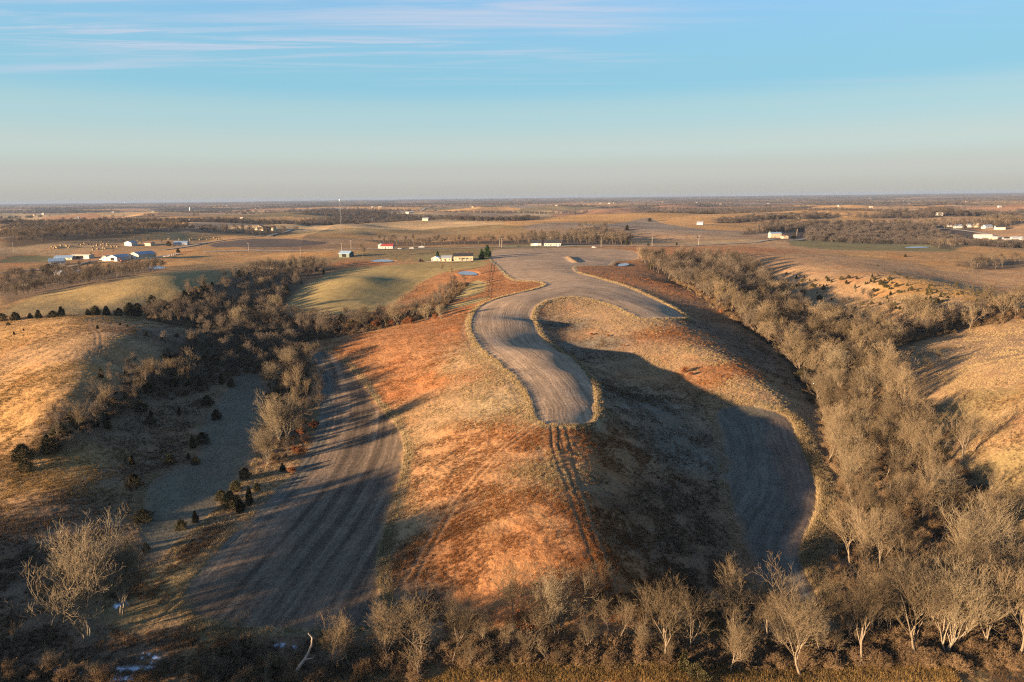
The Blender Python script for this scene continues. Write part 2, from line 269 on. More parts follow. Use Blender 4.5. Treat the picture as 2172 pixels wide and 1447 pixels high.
# tone of the open grass at surveyed spots: (photo x, photo y, colour)
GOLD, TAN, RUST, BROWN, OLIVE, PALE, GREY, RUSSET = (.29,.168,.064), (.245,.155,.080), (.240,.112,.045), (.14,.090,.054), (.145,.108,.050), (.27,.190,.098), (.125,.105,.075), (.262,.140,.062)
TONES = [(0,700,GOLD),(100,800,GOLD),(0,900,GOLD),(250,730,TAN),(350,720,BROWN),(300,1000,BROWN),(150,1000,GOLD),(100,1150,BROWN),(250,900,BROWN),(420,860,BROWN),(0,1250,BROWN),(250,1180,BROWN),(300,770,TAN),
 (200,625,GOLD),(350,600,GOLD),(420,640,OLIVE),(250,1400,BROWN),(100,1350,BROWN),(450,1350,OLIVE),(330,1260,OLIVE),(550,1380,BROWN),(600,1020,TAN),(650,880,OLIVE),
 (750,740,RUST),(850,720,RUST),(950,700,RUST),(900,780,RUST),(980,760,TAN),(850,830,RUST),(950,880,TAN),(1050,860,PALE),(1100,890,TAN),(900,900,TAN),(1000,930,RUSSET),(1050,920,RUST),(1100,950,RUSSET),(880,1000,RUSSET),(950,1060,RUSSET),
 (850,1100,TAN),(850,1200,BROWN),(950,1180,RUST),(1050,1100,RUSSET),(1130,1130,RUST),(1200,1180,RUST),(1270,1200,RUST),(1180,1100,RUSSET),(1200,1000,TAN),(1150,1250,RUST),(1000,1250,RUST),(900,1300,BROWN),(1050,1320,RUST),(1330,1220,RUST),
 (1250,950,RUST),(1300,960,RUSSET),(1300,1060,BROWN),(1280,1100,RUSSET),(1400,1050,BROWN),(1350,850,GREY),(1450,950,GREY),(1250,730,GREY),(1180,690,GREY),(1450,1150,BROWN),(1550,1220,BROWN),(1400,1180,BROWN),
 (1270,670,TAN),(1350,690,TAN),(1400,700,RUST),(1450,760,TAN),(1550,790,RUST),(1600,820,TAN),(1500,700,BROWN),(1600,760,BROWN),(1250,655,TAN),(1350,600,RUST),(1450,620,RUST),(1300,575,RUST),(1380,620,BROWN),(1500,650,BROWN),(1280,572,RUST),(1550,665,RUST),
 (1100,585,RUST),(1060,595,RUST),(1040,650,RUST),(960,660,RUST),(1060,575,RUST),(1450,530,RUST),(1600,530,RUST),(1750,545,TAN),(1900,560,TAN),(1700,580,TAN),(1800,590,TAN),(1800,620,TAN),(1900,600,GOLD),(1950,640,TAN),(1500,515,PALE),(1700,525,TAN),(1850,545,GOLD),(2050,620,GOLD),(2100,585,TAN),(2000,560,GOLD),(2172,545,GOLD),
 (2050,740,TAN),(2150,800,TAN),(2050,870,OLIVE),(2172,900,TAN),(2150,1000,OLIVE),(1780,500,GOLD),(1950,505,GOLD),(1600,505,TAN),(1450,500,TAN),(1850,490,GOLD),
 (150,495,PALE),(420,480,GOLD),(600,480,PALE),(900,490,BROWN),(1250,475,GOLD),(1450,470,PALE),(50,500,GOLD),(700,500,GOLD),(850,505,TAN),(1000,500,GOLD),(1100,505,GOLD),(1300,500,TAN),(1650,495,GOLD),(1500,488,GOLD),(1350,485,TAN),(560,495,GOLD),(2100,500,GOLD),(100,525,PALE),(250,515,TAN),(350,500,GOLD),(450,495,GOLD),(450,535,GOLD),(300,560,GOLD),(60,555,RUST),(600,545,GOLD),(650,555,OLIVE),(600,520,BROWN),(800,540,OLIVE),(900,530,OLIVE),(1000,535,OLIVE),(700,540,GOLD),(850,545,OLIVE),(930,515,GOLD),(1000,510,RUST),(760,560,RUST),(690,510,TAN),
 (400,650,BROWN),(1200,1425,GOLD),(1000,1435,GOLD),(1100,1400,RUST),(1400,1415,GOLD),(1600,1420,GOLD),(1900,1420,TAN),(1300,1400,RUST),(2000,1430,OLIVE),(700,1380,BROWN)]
# ------------------------------------------------------------ material helpers
def nodes_of(name, rough=0.9, spec=0.2):
    m = bpy.data.materials.new(name); m.use_nodes = True; nt = m.node_tree; b = nt.nodes['Principled BSDF']
    b.inputs['Roughness'].default_value = rough; b.inputs['Specular IOR Level'].default_value = spec
    return m, nt, b
class N:
    """tiny node helper"""
    def __init__(s, nt): s.nt = nt
    def new(s, t, **k):
        n = s.nt.nodes.new(t)
        for a, v in k.items(): setattr(n, a, v)
        return n
    def put(s, sock, v):
        if hasattr(v, 'is_linked'): s.nt.links.new(v, sock)
        else: sock.default_value = v
    def math(s, op, a, b=None, clamp=False):
        n = s.new('ShaderNodeMath', operation=op, use_clamp=clamp); s.put(n.inputs[0], a)
        if b is not None: s.put(n.inputs[1], b)
        return n.outputs[0]
    def noise(s, vec, scale, detail=3, rough=0.55, dist=0.0, col=False):
        n = s.new('ShaderNodeTexNoise'); s.put(n.inputs['Vector'], vec); n.inputs['Scale'].default_value = scale; n.inputs['Detail'].default_value = detail
        n.inputs['Roughness'].default_value = rough; n.inputs['Distortion'].default_value = dist
        return n.outputs[1 if col else 0]
    def mapr(s, v, a, b, c=0.0, d=1.0):
        n = s.new('ShaderNodeMapRange'); s.put(n.inputs[0], v)
        for i, q in enumerate((a, b, c, d)): s.put(n.inputs[i + 1], q)
        return n.outputs[0]
    def mix(s, f, a, b, mode='MIX'):
        n = s.new('ShaderNodeMix', data_type='RGBA', blend_type=mode); s.put(n.inputs[0], f); s.put(n.inputs[6], a); s.put(n.inputs[7], b); return n.outputs[2]
    def scale3(s, v, sx, sy, sz):
        n = s.new('ShaderNodeMapping'); s.put(n.inputs[0], v); n.inputs['Scale'].default_value = (sx, sy, sz); return n.outputs[0]
    def attr(s, name, out=2):
        n = s.new('ShaderNodeAttribute', attribute_name=name); return n.outputs[out]
def simple_mat(name, c, rough=0.85, var=0.25, scale=3.0, spec=0.25, metal=0.0, rnd=0.0, bump=0.0):
    m, nt, b = nodes_of(name, rough, spec); h = N(nt); b.inputs['Metallic'].default_value = metal
    tc = h.new('ShaderNodeTexCoord').outputs['Object']
    f = h.mapr(h.noise(tc, scale, 5, 0.65), 0.3, 0.7, 1 - var, 1 + var)
    if rnd: f = h.math('MULTIPLY', f, h.mapr(h.new('ShaderNodeObjectInfo').outputs['Random'], 0, 1, 1 - rnd, 1 + rnd))
    cc = h.mix(1.0, (*c, 1), f, 'MULTIPLY'); nt.links.new(cc, b.inputs['Base Color'])
    if bump:
        bp = h.new('ShaderNodeBump'); bp.inputs['Strength'].default_value = bump; bp.inputs['Distance'].default_value = 0.05
        h.put(bp.inputs['Height'], h.noise(tc, scale * 4, 4)); nt.links.new(bp.outputs[0], b.inputs['Normal'])
    return m

# ------------------------------------------------------------ ground: one sheet round the camera, out past the horizon
def build_ground():
    azf = np.linspace(-46, 46, 1250); azs = np.concatenate([azf, np.linspace(46, 120, 75)[1:], np.linspace(120, 240, 40)[1:-1], np.linspace(240, 314, 75)[:-1]])
    rr = np.concatenate([np.linspace(12, 100, 45)[:-1], np.exp(np.arange(math.log(100), math.log(1500), 0.0037)), np.exp(np.arange(math.log(1500), math.log(26000), 0.0095))])
    rr = np.unique(rr); na, nr = len(azs), len(rr)
    A, Rg = np.meshgrid(np.radians(azs), rr, indexing='xy'); x = (Rg * np.sin(A)).ravel(); y = (Rg * np.cos(A)).ravel(); r = Rg.ravel()
    z = height(x, y)
    n = len(x)
    # --- cover
    warp = 3 + 0.02 * r
    nx = x + warp * fbm(x / 12, y / 12, 3, 201); ny = y + warp * fbm(x / 12 + 40, y / 12, 3, 202)
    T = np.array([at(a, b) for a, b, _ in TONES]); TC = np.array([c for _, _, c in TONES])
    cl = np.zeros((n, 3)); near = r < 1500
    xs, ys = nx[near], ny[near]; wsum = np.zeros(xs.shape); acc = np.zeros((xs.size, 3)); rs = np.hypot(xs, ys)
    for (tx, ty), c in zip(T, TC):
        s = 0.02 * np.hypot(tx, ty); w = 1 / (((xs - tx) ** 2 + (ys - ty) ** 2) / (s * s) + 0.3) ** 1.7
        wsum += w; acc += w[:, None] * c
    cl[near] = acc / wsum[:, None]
    # far patchwork of fields, woods and pasture
    far = r > 700
    xf, yf = x[far], y[far]; rf = r[far]
    pal = np.array([GOLD, TAN, (.21,.11,.055), BROWN, PALE, OLIVE, PALE, (.22,.12,.06), GOLD, (.16,.125,.09)])
    ux = xf + 40 * vnoise(xf / 300, yf / 300, 91); uy = yf + 60 * vnoise(xf / 340, yf / 300, 92)
    cs = 420.0
    gx, gy = np.floor(ux / cs), np.floor(uy / cs * 1.0)
    best = np.full(xf.shape, 1e12); idx = np.zeros(xf.shape)
    for i in (-1, 0, 1):
        for j in (-1, 0, 1):
            cxg, cyg = gx + i, gy + j
            qx = (cxg + hash2(cxg, cyg, 3)) * cs; qy = (cyg + hash2(cxg, cyg, 4)) * cs
            d = np.maximum(np.abs(ux - qx), np.abs(uy - qy)); m = d < best; best = np.where(m, d, best); idx = np.where(m, hash2(cxg, cyg, 9), idx)
    fc = pal[(idx * 9.999).astype(int)] * 1.38 * (0.85 + 0.3 * fbm(xf / 90, yf / 90, 3, 95))[:, None]
    wd = far_woods(xf, yf)
    fc = fc * (1 - wd[:, None]) + np.array((.05, .04, .033)) * wd[:, None]
    w = np.maximum(sstep(1000, 1250, rf), wd)[:, None]; cl[far] = cl[far] * (1 - w) + fc * w
    # tone variation of grass: rust and straw mixed in drifts
    cl = cl * (1 + .10 * fbm(x / 3.2 + y / 9, y / 22 - x / 60, 3, 305))[:, None]
    big = fbm(x / 22, y / 14, 4, 301); sm = fbm(x / 5, y / 5, 3, 302)
    cl *= (1 + 0.16 * big + 0.14 * sm)[:, None]
    rusty = sstep(0.15, 0.6, fbm(x / 16 + 3, y / 16, 4, 303)) * near * 0.45; cl = cl * (1 - rusty[:, None]) + cl * np.array((1.12, .80, .55)) * rusty[:, None]
    grassy = np.ones(n); till = np.zeros(n); row = np.zeros(n)
    def lay(mask, c, g=None, t=None, rw=None):
        nonlocal cl, grassy, till, row
        c = np.asarray(c); cl = cl * (1 - mask[:, None]) + c * mask[:, None]
        if g is not None: grassy = grassy * (1 - mask) + g * mask
        if t is not None: till = till * (1 - mask) + t * mask
        if rw is not None: row = np.where(mask > 0.02, rw, row)
    edge = 0.9 * fbm(x / 2.5, y / 2.5, 3, 310); e2 = 2.5 * fbm(x / 8, y / 8, 3, 311)
    def m_of(P, soft=0.8, e=edge, off=0.0, pad=30): return sstep(-soft, soft, sdist(P, x, y, pad) + e + off)
    var = (1 + 0.12 * fbm(x / 30, y / 30, 3, 320))[:, None]
    # mown and hay ground
    pf = m_of(PALE_FIELD, 2, e2); lay(pf, np.array((.198, .150, .062)) * var, 0.12)
    sw = np.sin(ldist(PALE_FIELD[:len(PALE_FIELD) // 2], x, y, 200) * 0.9); cl *= (1 + 0.06 * sw * pf)[:, None]
    for P in MOWN: lay(m_of(P, 1.5), np.array((0.244, 0.185, 0.076)) * var, 0.1)
    lay(m_of(SECOND_HILL, 3, e2) * 0.8, np.array((0.224, 0.165, 0.069)) * var, 0.35)
    for P in LAWNS: lay(m_of(P, 3, e2), np.array((.140, .118, .048)) * var, 0.05)
    for P in PLOUGHED_AND_SHADOW: lay(m_of(P, 2, e2), np.array((0.073, 0.056, 0.046)) * var, 0.05)
    lay(m_of(BASIN, 2.5, e2), np.array((.112, .096, .064)) * var, 0.12)
    # litter under the woods
    litter = np.array((0.079, 0.056, 0.036)) * (1 + .25 * fbm(x / 4, y / 4, 3, 330))[:, None]
    for P in (WOOD_RIGHT, WOOD_LEFT, WOOD_FARM): lay(m_of(P, 5, e2) * 0.85, litter, 0.35)
    for P in WOOD_FAR: lay(m_of(P, 8, e2) * 0.9, litter * .8, 0.1)
    # grass strips round the tilled fields
    fr = sdist(RIDGE_FIELD, x, y, 40); nearf = (y < 560)
    ring = sstep(-3.4, -2.6, fr + 1.2 * edge) * (1 - sstep(-.4, .2, fr)); lay(ring * (y < 640), np.array((0.264, 0.198, 0.109)) * var, 1.0)
    strip2 = np.exp(-((fr + 4.2) / .9) ** 2) * (y < 330) * 0.5; lay(strip2, (.16, .12, .08), .3)
    frm = sstep(-.5, .5, fr + edge * .6)
    rd = ldist(RIDGE_ROWS, x, y, 400)
    soil = np.array((.255, .182, .118)) * (1 + .34 * fbm(rd / 1.7, y / 70, 3, 340) + .09 * fbm(x / 35, y / 35, 3, 341))[:, None]
    lay(frm, soil, 0.0, 1.0, rd)
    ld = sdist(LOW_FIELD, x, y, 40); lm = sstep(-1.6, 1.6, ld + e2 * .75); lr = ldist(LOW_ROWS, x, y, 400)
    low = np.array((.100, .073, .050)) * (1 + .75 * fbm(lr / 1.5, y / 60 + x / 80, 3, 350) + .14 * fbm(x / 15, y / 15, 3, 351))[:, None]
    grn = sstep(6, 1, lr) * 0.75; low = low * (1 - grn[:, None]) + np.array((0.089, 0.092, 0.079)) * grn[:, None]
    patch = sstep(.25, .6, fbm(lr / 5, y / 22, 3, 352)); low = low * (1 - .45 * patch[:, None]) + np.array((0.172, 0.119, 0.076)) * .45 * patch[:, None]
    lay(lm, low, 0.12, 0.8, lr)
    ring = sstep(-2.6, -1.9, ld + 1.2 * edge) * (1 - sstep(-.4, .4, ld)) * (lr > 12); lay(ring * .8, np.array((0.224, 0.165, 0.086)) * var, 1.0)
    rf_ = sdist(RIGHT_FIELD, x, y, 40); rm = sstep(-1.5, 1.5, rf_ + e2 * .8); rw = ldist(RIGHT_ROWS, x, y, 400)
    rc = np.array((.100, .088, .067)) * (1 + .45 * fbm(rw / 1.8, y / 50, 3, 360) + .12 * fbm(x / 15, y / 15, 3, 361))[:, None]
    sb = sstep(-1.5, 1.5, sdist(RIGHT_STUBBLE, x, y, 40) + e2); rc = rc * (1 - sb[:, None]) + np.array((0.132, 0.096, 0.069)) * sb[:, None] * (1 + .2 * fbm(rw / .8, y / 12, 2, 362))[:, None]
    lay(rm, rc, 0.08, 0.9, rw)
    ring = sstep(-5.6, -4.2, rf_ + 1.4 * edge) * (1 - sstep(-.4, .4, rf_)) * (rw < 6); lay(ring, np.array((0.277, 0.205, 0.106)) * var, 1.0)
    bm_ = np.exp(-(ldist(BERM, x, y, 12) / 2.8) ** 4) * (r < 900); lay(bm_, np.array((.20, .125, .065)) * var, 1.0, 0.0)
    # wheel tracks
    for k, P in enumerate(TRACKS):
        P = P + np.stack([fbm(P[:, 0] / 9, P[:, 1] / 9, 2, 400 + k), fbm(P[:, 0] / 9 + 50, P[:, 1] / 9, 2, 401 + k)], 1) * .35
        d = ldist(P, x, y, 12); wdt = .34 + r * .0007
        t = np.exp(-((d - .95) / wdt) ** 2) * (.5, .7, .3, .45, .8, .55, .25, .25)[k] * (.15 + .85 * sstep(-.45, .35, fbm(x / 9, y / 9, 3, 410 + k)))
        cl = cl * (1 - t[:, None] * .55); grassy *= 1 - t
        z = z - .12 * t * (r < 700)
    # broken crust of old snow by the ditch
    for k, P in enumerate(SNOW):
        s = sdist(P, x, y, 10); m = sstep(-.5, .4, s) * sstep(.02, .12, fbm(x / 1.3, y / 1.3, 3, 420 + k)); lay(m, (.62, .66, .74), 0.0)
    # lumps of the grass cover
    lump = fbm(x / 1.5, y / 1.5, 2, 500); lump2 = fbm(x / 5.0, y / 5.0, 2, 501)
    amp = np.clip(1 - (r - 420) / 500, 0, 1) * grassy
    z = z + amp * (0.11 * lump + 0.16 * lump2)
    # curb of tilled ground a little lower than the grass
    z = z - 0.15 * frm * (r < 700)
    me = bpy.data.meshes.new('ground'); vs = np.stack([x, y, z], 1)
    vs = np.vstack([vs, [[0, 0, ground_z(0, 0)]]]); cl = np.vstack([cl, [BROWN]]); extra = lambda a: np.append(a, 0.0)
    i = np.arange(na); j = np.arange(nr - 1)[:, None]; a = j * na + i; b = j * na + (i + 1) % na; c = b + na; d = a + na
    q = np.stack([a, d, c, b], -1).reshape(-1, 4)
    tri = np.stack([np.full(na, n), i, (i + 1) % na], 1)
    nq, ntr = len(q), len(tri)
    me.vertices.add(len(vs)); me.vertices.foreach_set('co', vs.astype(np.float32).ravel())
    me.loops.add(nq * 4 + ntr * 3); me.loops.foreach_set('vertex_index', np.concatenate([q.ravel(), tri[:, ::-1].ravel()]).astype(np.int32))
    me.polygons.add(nq + ntr); me.polygons.foreach_set('loop_start', np.concatenate([np.arange(nq) * 4, nq * 4 + np.arange(ntr) * 3]).astype(np.int32))
    me.polygons.foreach_set('use_smooth', np.ones(nq + ntr, bool))
    me.update(calc_edges=True)
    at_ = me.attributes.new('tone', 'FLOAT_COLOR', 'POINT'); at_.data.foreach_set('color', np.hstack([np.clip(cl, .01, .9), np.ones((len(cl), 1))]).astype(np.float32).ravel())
    for nm, arr in (('till', till), ('row', row), ('grassy', grassy)):
        k = me.attributes.new(nm, 'FLOAT', 'POINT'); k.data.foreach_set('value', extra(arr).astype(np.float32))
    if me.polygons[0].normal.z < 0: me.flip_normals()
    m, nt, b = nodes_of('grass_and_soil', 0.95, 0.1); h = N(nt)
    pos = h.new('ShaderNodeNewGeometry').outputs['Position']
    tone = h.attr('tone', 0); tl = h.attr('till'); rwv = h.attr('row'); gr = h.attr('grassy')
    n1 = h.noise(pos, 0.9, 5, 0.7, 0.3); n2 = h.noise(pos, 0.16, 4, 0.6, 0.4); n3 = h.noise(h.scale3(pos, 1, .45, 1), 3.2, 3, 0.7)
    f = h.math('MULTIPLY', h.mapr(n1, .28, .72, .68, 1.32), h.mapr(n2, .3, .7, .82, 1.18)); f = h.math('MULTIPLY', f, h.mapr(n3, .3, .7, .8, 1.2))
    # furrows follow the distance from the field's edge and break up along the row
    wob = h.math('ADD', rwv, h.math('MULTIPLY', h.noise(pos, .05, 4, .6), 5.0))
    cb = h.new('ShaderNodeCombineXYZ'); h.put(cb.inputs[0], wob); h.put(cb.inputs[1], h.math('MULTIPLY', h.noise(pos, .02, 2), 4.0)); n4 = h.noise(cb.outputs[0], 1.1, 6, .8)
    fur = h.math('SINE', h.math('MULTIPLY', wob, 5.0)); brk = h.mapr(h.noise(pos, .35, 4, .7), .4, .62)
    ff = h.mapr(n4, .3, .7, .62, 1.38)
    f = h.math('MULTIPLY', f, h.math('ADD', h.math('MULTIPLY', h.math('SUBTRACT', ff, 1.0), tl), 1.0))
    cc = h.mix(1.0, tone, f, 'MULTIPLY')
    # straw and dark litter flecks
    fl = h.mapr(h.noise(pos, 2.3, 4, .8), .56, .68); cc = h.mix(h.math('MULTIPLY', fl, h.math('MULTIPLY', gr, .45)), cc, h.mix(1.0, cc, (1.5, 1.45, 1.3, 1), 'MULTIPLY'))
    nt.links.new(cc, b.inputs['Base Color'])
    bp = h.new('ShaderNodeBump'); bp.inputs['Distance'].default_value = 1.0; bp.inputs['Strength'].default_value = 0.6
    hh = h.math('ADD', h.math('MULTIPLY', h.noise(pos, 1.1, 5, .65), h.mapr(gr, 0, 1, .12, .55)), h.math('MULTIPLY', h.math('MULTIPLY', h.math('ADD', h.math('MULTIPLY', h.math('MULTIPLY', fur, brk), .45), h.math('MULTIPLY', n4, 3.5)), tl), .04))
    h.put(bp.inputs['Height'], hh); nt.links.new(bp.outputs[0], b.inputs['Normal'])
    me.materials.append(m)
    o = bpy.data.objects.new('ground', me); col.objects.link(o); o['kind'] = 'structure'; o['label'] = 'rolling dry winter grassland with contour fields'
    return o
def far_woods(x, y):
    """where woods stand beyond the near farmland, 0..1"""
    r = np.hypot(x, y)
    v = far_land(x, y); low = sstep(-2, -16, v)
    n = 1 - np.abs(fbm(x / 900, y / 420, 3, 600)) * 5.5      # belts along the creeks
    n2 = fbm(x / 330, y / 240, 3, 620)
    mid = np.exp(-((x - 120) / 520) ** 2) * (1 - sstep(1700, 2600, r)) * .14
    return np.clip(sstep(.24, .34, n * .32 + n2 * .45 + low * .40 + mid), 0, 1) * sstep(970, 1110, r)
# ------------------------------------------------------------ mesh helpers
def mesh_from(name, V, F, mats, mi=None, smooth_=False):
    me = bpy.data.meshes.new(name); me.from_pydata([tuple(map(float, v)) for v in V], [], F)
    for m in (mats if isinstance(mats, (list, tuple)) else [mats]): me.materials.append(m)
    if mi is not None: me.polygons.foreach_set('material_index', mi)
    if smooth_: me.polygons.foreach_set('use_smooth', [True] * len(me.polygons))
    me.update(); return me
def arr_mesh(name, V, T, mat):
    """numpy verts and triangles to a mesh"""
    me = bpy.data.meshes.new(name); me.vertices.add(len(V)); me.vertices.foreach_set('co', np.asarray(V, np.float32).ravel())
    me.loops.add(len(T) * 3); me.loops.foreach_set('vertex_index', np.asarray(T, np.int32).ravel())
    me.polygons.add(len(T)); me.polygons.foreach_set('loop_start', np.arange(len(T), dtype=np.int32) * 3)
    me.update(calc_edges=True); me.materials.append(mat); return me
def link(name, me, parent=None, loc=None):
    o = bpy.data.objects.new(name, me); col.objects.link(o); o.parent = parent
    if loc is not None: o.location = loc
    return o
def tag(o, label=None, cat=None, group=None, kind=None):
    for k, v in (('label', label), ('category', cat), ('group', group), ('kind', kind)):
        if v: o[k] = v
    return o
def empty(name, loc, rz=0.0, label=None, cat=None, group=None, s=1.0):
    o = bpy.data.objects.new(name, None); col.objects.link(o); o.location = loc; o.rotation_euler = (0, 0, rz); o.scale = (s, s, s); o.empty_display_size = .5
    return tag(o, label, cat, group)
def tubes(S, n):
    """segments (p0, p1, r0, r1) to one vertex / triangle soup with n-sided tubes"""
    S = np.asarray(S, float); p0, p1, r0, r1 = S[:, 0:3], S[:, 3:6], S[:, 6], S[:, 7]
    d = p1 - p0; L = np.linalg.norm(d, axis=1, keepdims=True) + 1e-9; d = d / L
    up = np.where(np.abs(d[:, 2:3]) > .9, np.array([[1., 0, 0]]), np.array([[0, 0, 1.]])); u = np.cross(d, up); u /= np.linalg.norm(u, axis=1, keepdims=True) + 1e-9; v = np.cross(d, u)
    V = []
    for pp, r in ((p0, r0), (p1, r1)):
        for k in range(n):
            a = 2 * math.pi * k / n; V.append(pp + (u * math.cos(a) + v * math.sin(a)) * r[:, None])
    V = np.stack(V, 1).reshape(-1, 3); b = np.arange(len(S))[:, None] * 2 * n; T = []
    for k in range(n):
        k2 = (k + 1) % n; T.append(b + np.array([[k, n + k, n + k2]])); T.append(b + np.array([[k, n + k2, k2]]))
    return V, np.concatenate(T, 0).reshape(-1, 3)

M_BARK = simple_mat('bark', (0.145, 0.115, 0.082), .9, .3, 2.0, .1, rnd=.18)
M_TWIG = simple_mat('twigs', (0.132, 0.099, 0.060), .9, .2, 1.0, .1, rnd=.38)
M_PALEBARK = simple_mat('pale_bark', (0.190, 0.160, 0.118), .85, .25, 2.0, .1, rnd=.12)
M_PALETWIG = simple_mat('pale_twigs', (0.180, 0.142, 0.090), .9, .2, 1.0, .1, rnd=.15)
M_DIMTWIG = simple_mat('hazy_twigs', (.100, .079, .058), .9, .2, 1.0, .1, rnd=.3)
M_RUSTLEAF = simple_mat('dead_oak_leaves', (0.184, 0.075, 0.031), .9, .35, 2.0, .1, rnd=.2)
M_CEDAR = simple_mat('cedar_foliage', (0.046, 0.040, 0.018), .9, .45, 1.5, .1, rnd=.5)
M_FARTREE = simple_mat('far_twigs', (0.058, 0.048, 0.041), .9, .2, 1.0, .1, rnd=.3)
M_PINE = simple_mat('pine_foliage', (.035, .065, .022), .9, .4, 1.5, .1, rnd=.2)
M_BRUSH = simple_mat('brush', (.150, .100, .056), .9, .3, 1.0, .1, rnd=.3)
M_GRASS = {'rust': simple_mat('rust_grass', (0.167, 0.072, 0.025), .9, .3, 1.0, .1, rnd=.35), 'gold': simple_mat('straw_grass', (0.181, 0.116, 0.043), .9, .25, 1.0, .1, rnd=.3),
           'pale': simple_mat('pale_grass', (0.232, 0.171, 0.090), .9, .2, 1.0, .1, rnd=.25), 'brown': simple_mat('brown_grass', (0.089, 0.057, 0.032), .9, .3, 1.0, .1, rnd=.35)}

def rv(sd): return Vector((random.gauss(0, sd), random.gauss(0, sd), random.gauss(0, sd)))
def bare_tree(seed, H, spread, fork, dens, clumps=1, tw=1.0, lean=0.0):
    """trunk segments and crown segments of a leafless tree"""
    random.seed(seed); trunk, crown = [], []
    def limb(p, d, L, r, lev, out):
        ns = 4 if lev == 0 else (3 if lev < 3 else 2); q = p.copy(); dd = d.normalized(); rr_ = r; pts_ = []
        for k in range(ns):
            up = .16 if lev else .04
            dd = (dd + rv(.10 + .05 * lev) + Vector((0, 0, up))).normalized(); nq = q + dd * (L / ns); r2 = rr_ * (.84 if lev < 2 else .72)
            out.append((*q, *nq, rr_, r2)); q = nq; rr_ = r2; pts_.append((q.copy(), dd.copy(), rr_, (k + 1) / ns))
        return pts_
    def children(pts_, L, r, lev):
        if lev > 5: return
        cnt = {1: random.randint(4, 6), 2: int(4.2 * dens) + random.randint(0, 1), 3: int(3.8 * dens) + random.randint(0, 1), 4: int(3.4 * dens), 5: 3}[lev]
        for c in range(cnt):
            t = random.random() ** .6; k = min(len(pts_) - 1, int(t * len(pts_))); q, dd, rr_, _ = pts_[k]
            if c == 0: q, dd, rr_, _ = pts_[-1]
            ang = random.uniform(.30, .75) * spread * (1.1 if lev > 1 else 1.0); 
            side = dd.cross(Vector((random.gauss(0, 1), random.gauss(0, 1), random.gauss(0, 1)))).normalized()
            nd = (dd * math.cos(ang) + side * math.sin(ang)).normalized()
            if nd.z < -.15: nd.z *= -.5
            nL = L * random.uniform(.50, .74); nr = max(.016 * tw, rr_ * (random.uniform(.62, .85) if lev < 4 else random.uniform(.5, .75))) if lev < 5 else .017 * tw
            if lev <= 3: nr = max(nr, .03 * tw)
            o = trunk if lev == 1 else crown
            p2 = limb(q, nd, nL, nr, lev, o); children(p2, nL, nr, lev + 1)
    for s in range(clumps):
        base = Vector((random.gauss(0, .25), random.gauss(0, .25), -.3)) * (clumps > 1); base.z = -.4
        d = Vector((random.gauss(0, .1) + (lean if s % 2 else -lean) * (clumps > 1), random.gauss(0, .1 + lean * .5), 1))
        r0 = H * .0145 / clumps ** .4; p0 = limb(base, d, H * fork, r0, 0, trunk)
        for q, dd, rr_, t in p0[-2:]:
            for c in range(random.randint(2, 4)):
                ang = random.uniform(.2, .62) * spread; az = random.uniform(0, 6.28)
                nd = (dd + Vector((math.cos(az), math.sin(az), 0)) * math.tan(ang)).normalized(); L = H * random.uniform(.30, .42) * (1 if t == 1 else .85)
                nr = rr_ * random.uniform(.6, .8); p1 = limb(q, nd, L, nr, 1, trunk); children(p1, L, nr, 2)
    t, c = np.array(trunk), np.array(crown)
    top = max(t[:, 5].max(), c[:, 5].max()); k = H / top
    for a in (t, c): a[:, :6] *= k
    return t, c
def tree_meshes(name, seed, H, spread, fork, dens, bark, twig, **kw):
    t, c = bare_tree(seed, H, spread, fork, dens, **kw); Vt, Tt = tubes(t, 6); Vc, Tc = tubes(c, 3)
    return arr_mesh(name + '_trunk', Vt, Tt, bark), arr_mesh(name + '_crown', Vc, Tc, twig)
def merge_soup(parts_):
    V, T, b = [], [], 0
    for v, t in parts_: V.append(v); T.append(t + b); b += len(v)
    return np.vstack(V), np.vstack(T)
def blades(P, D, L, W):
    """thin tapering leaves or grass blades from points P along D"""
    n = len(P); side = np.cross(D, rng.normal(size=(n, 3))); side /= np.linalg.norm(side, axis=1, keepdims=True) + 1e-9
    L = np.broadcast_to(L, (n,))[:, None]; W = np.broadcast_to(W, (n,))[:, None]
    V = np.stack([P - side * W, P + side * W, P + D * L], 1).reshape(-1, 3); return V, np.arange(n * 3).reshape(-1, 3)
def conifer(seed, H, W, dens, blade, kind='cone'):
    g = np.random.default_rng(seed); n = int(dens); t = g.random(n) ** (.75)
    z = H * (.03 + .97 * (1 - t)) if kind == 'cone' else H * (.02 + .95 * g.random(n))
    zz = z / H; prof = (1 - zz) ** .75 * (1 - np.exp(-zz * 14)) if kind == 'cone' else np.sqrt(np.clip(1 - (zz * 1.6 - .62) ** 2, .02, 1)) * (1 - zz ** 5)
    a = g.random(n) * 6.283; lobe = 1 + .32 * np.sin(a * 3 + seed + zz * 9) + .26 * np.sin(a * 5 + zz * 31 + seed) + .2 * np.sin(zz * 17 + a * 2); rr_ = W * prof * lobe * (.45 + .6 * np.sqrt(g.random(n)))
    P = np.stack([rr_ * np.cos(a), rr_ * np.sin(a), z + g.normal(size=n) * .07 * H], 1); P[:, 2] = np.clip(P[:, 2], .05, H)
    D = np.stack([np.cos(a), np.sin(a), .25 + .9 * zz], 1) + g.normal(size=(n, 3)) * .45; D /= np.linalg.norm(D, axis=1, keepdims=True)
    return blades(P, D, blade * (.6 + .8 * g.random(n)), blade * .30)
def stem(H, r, bark, name):
    V, T = tubes([(0, 0, -.3, .03, .02, H * .5, r, r * .7), (.03, .02, H * .5, 0, 0, H * .93, r * .7, r * .15)], 6); return arr_mesh(name, V, T, bark)

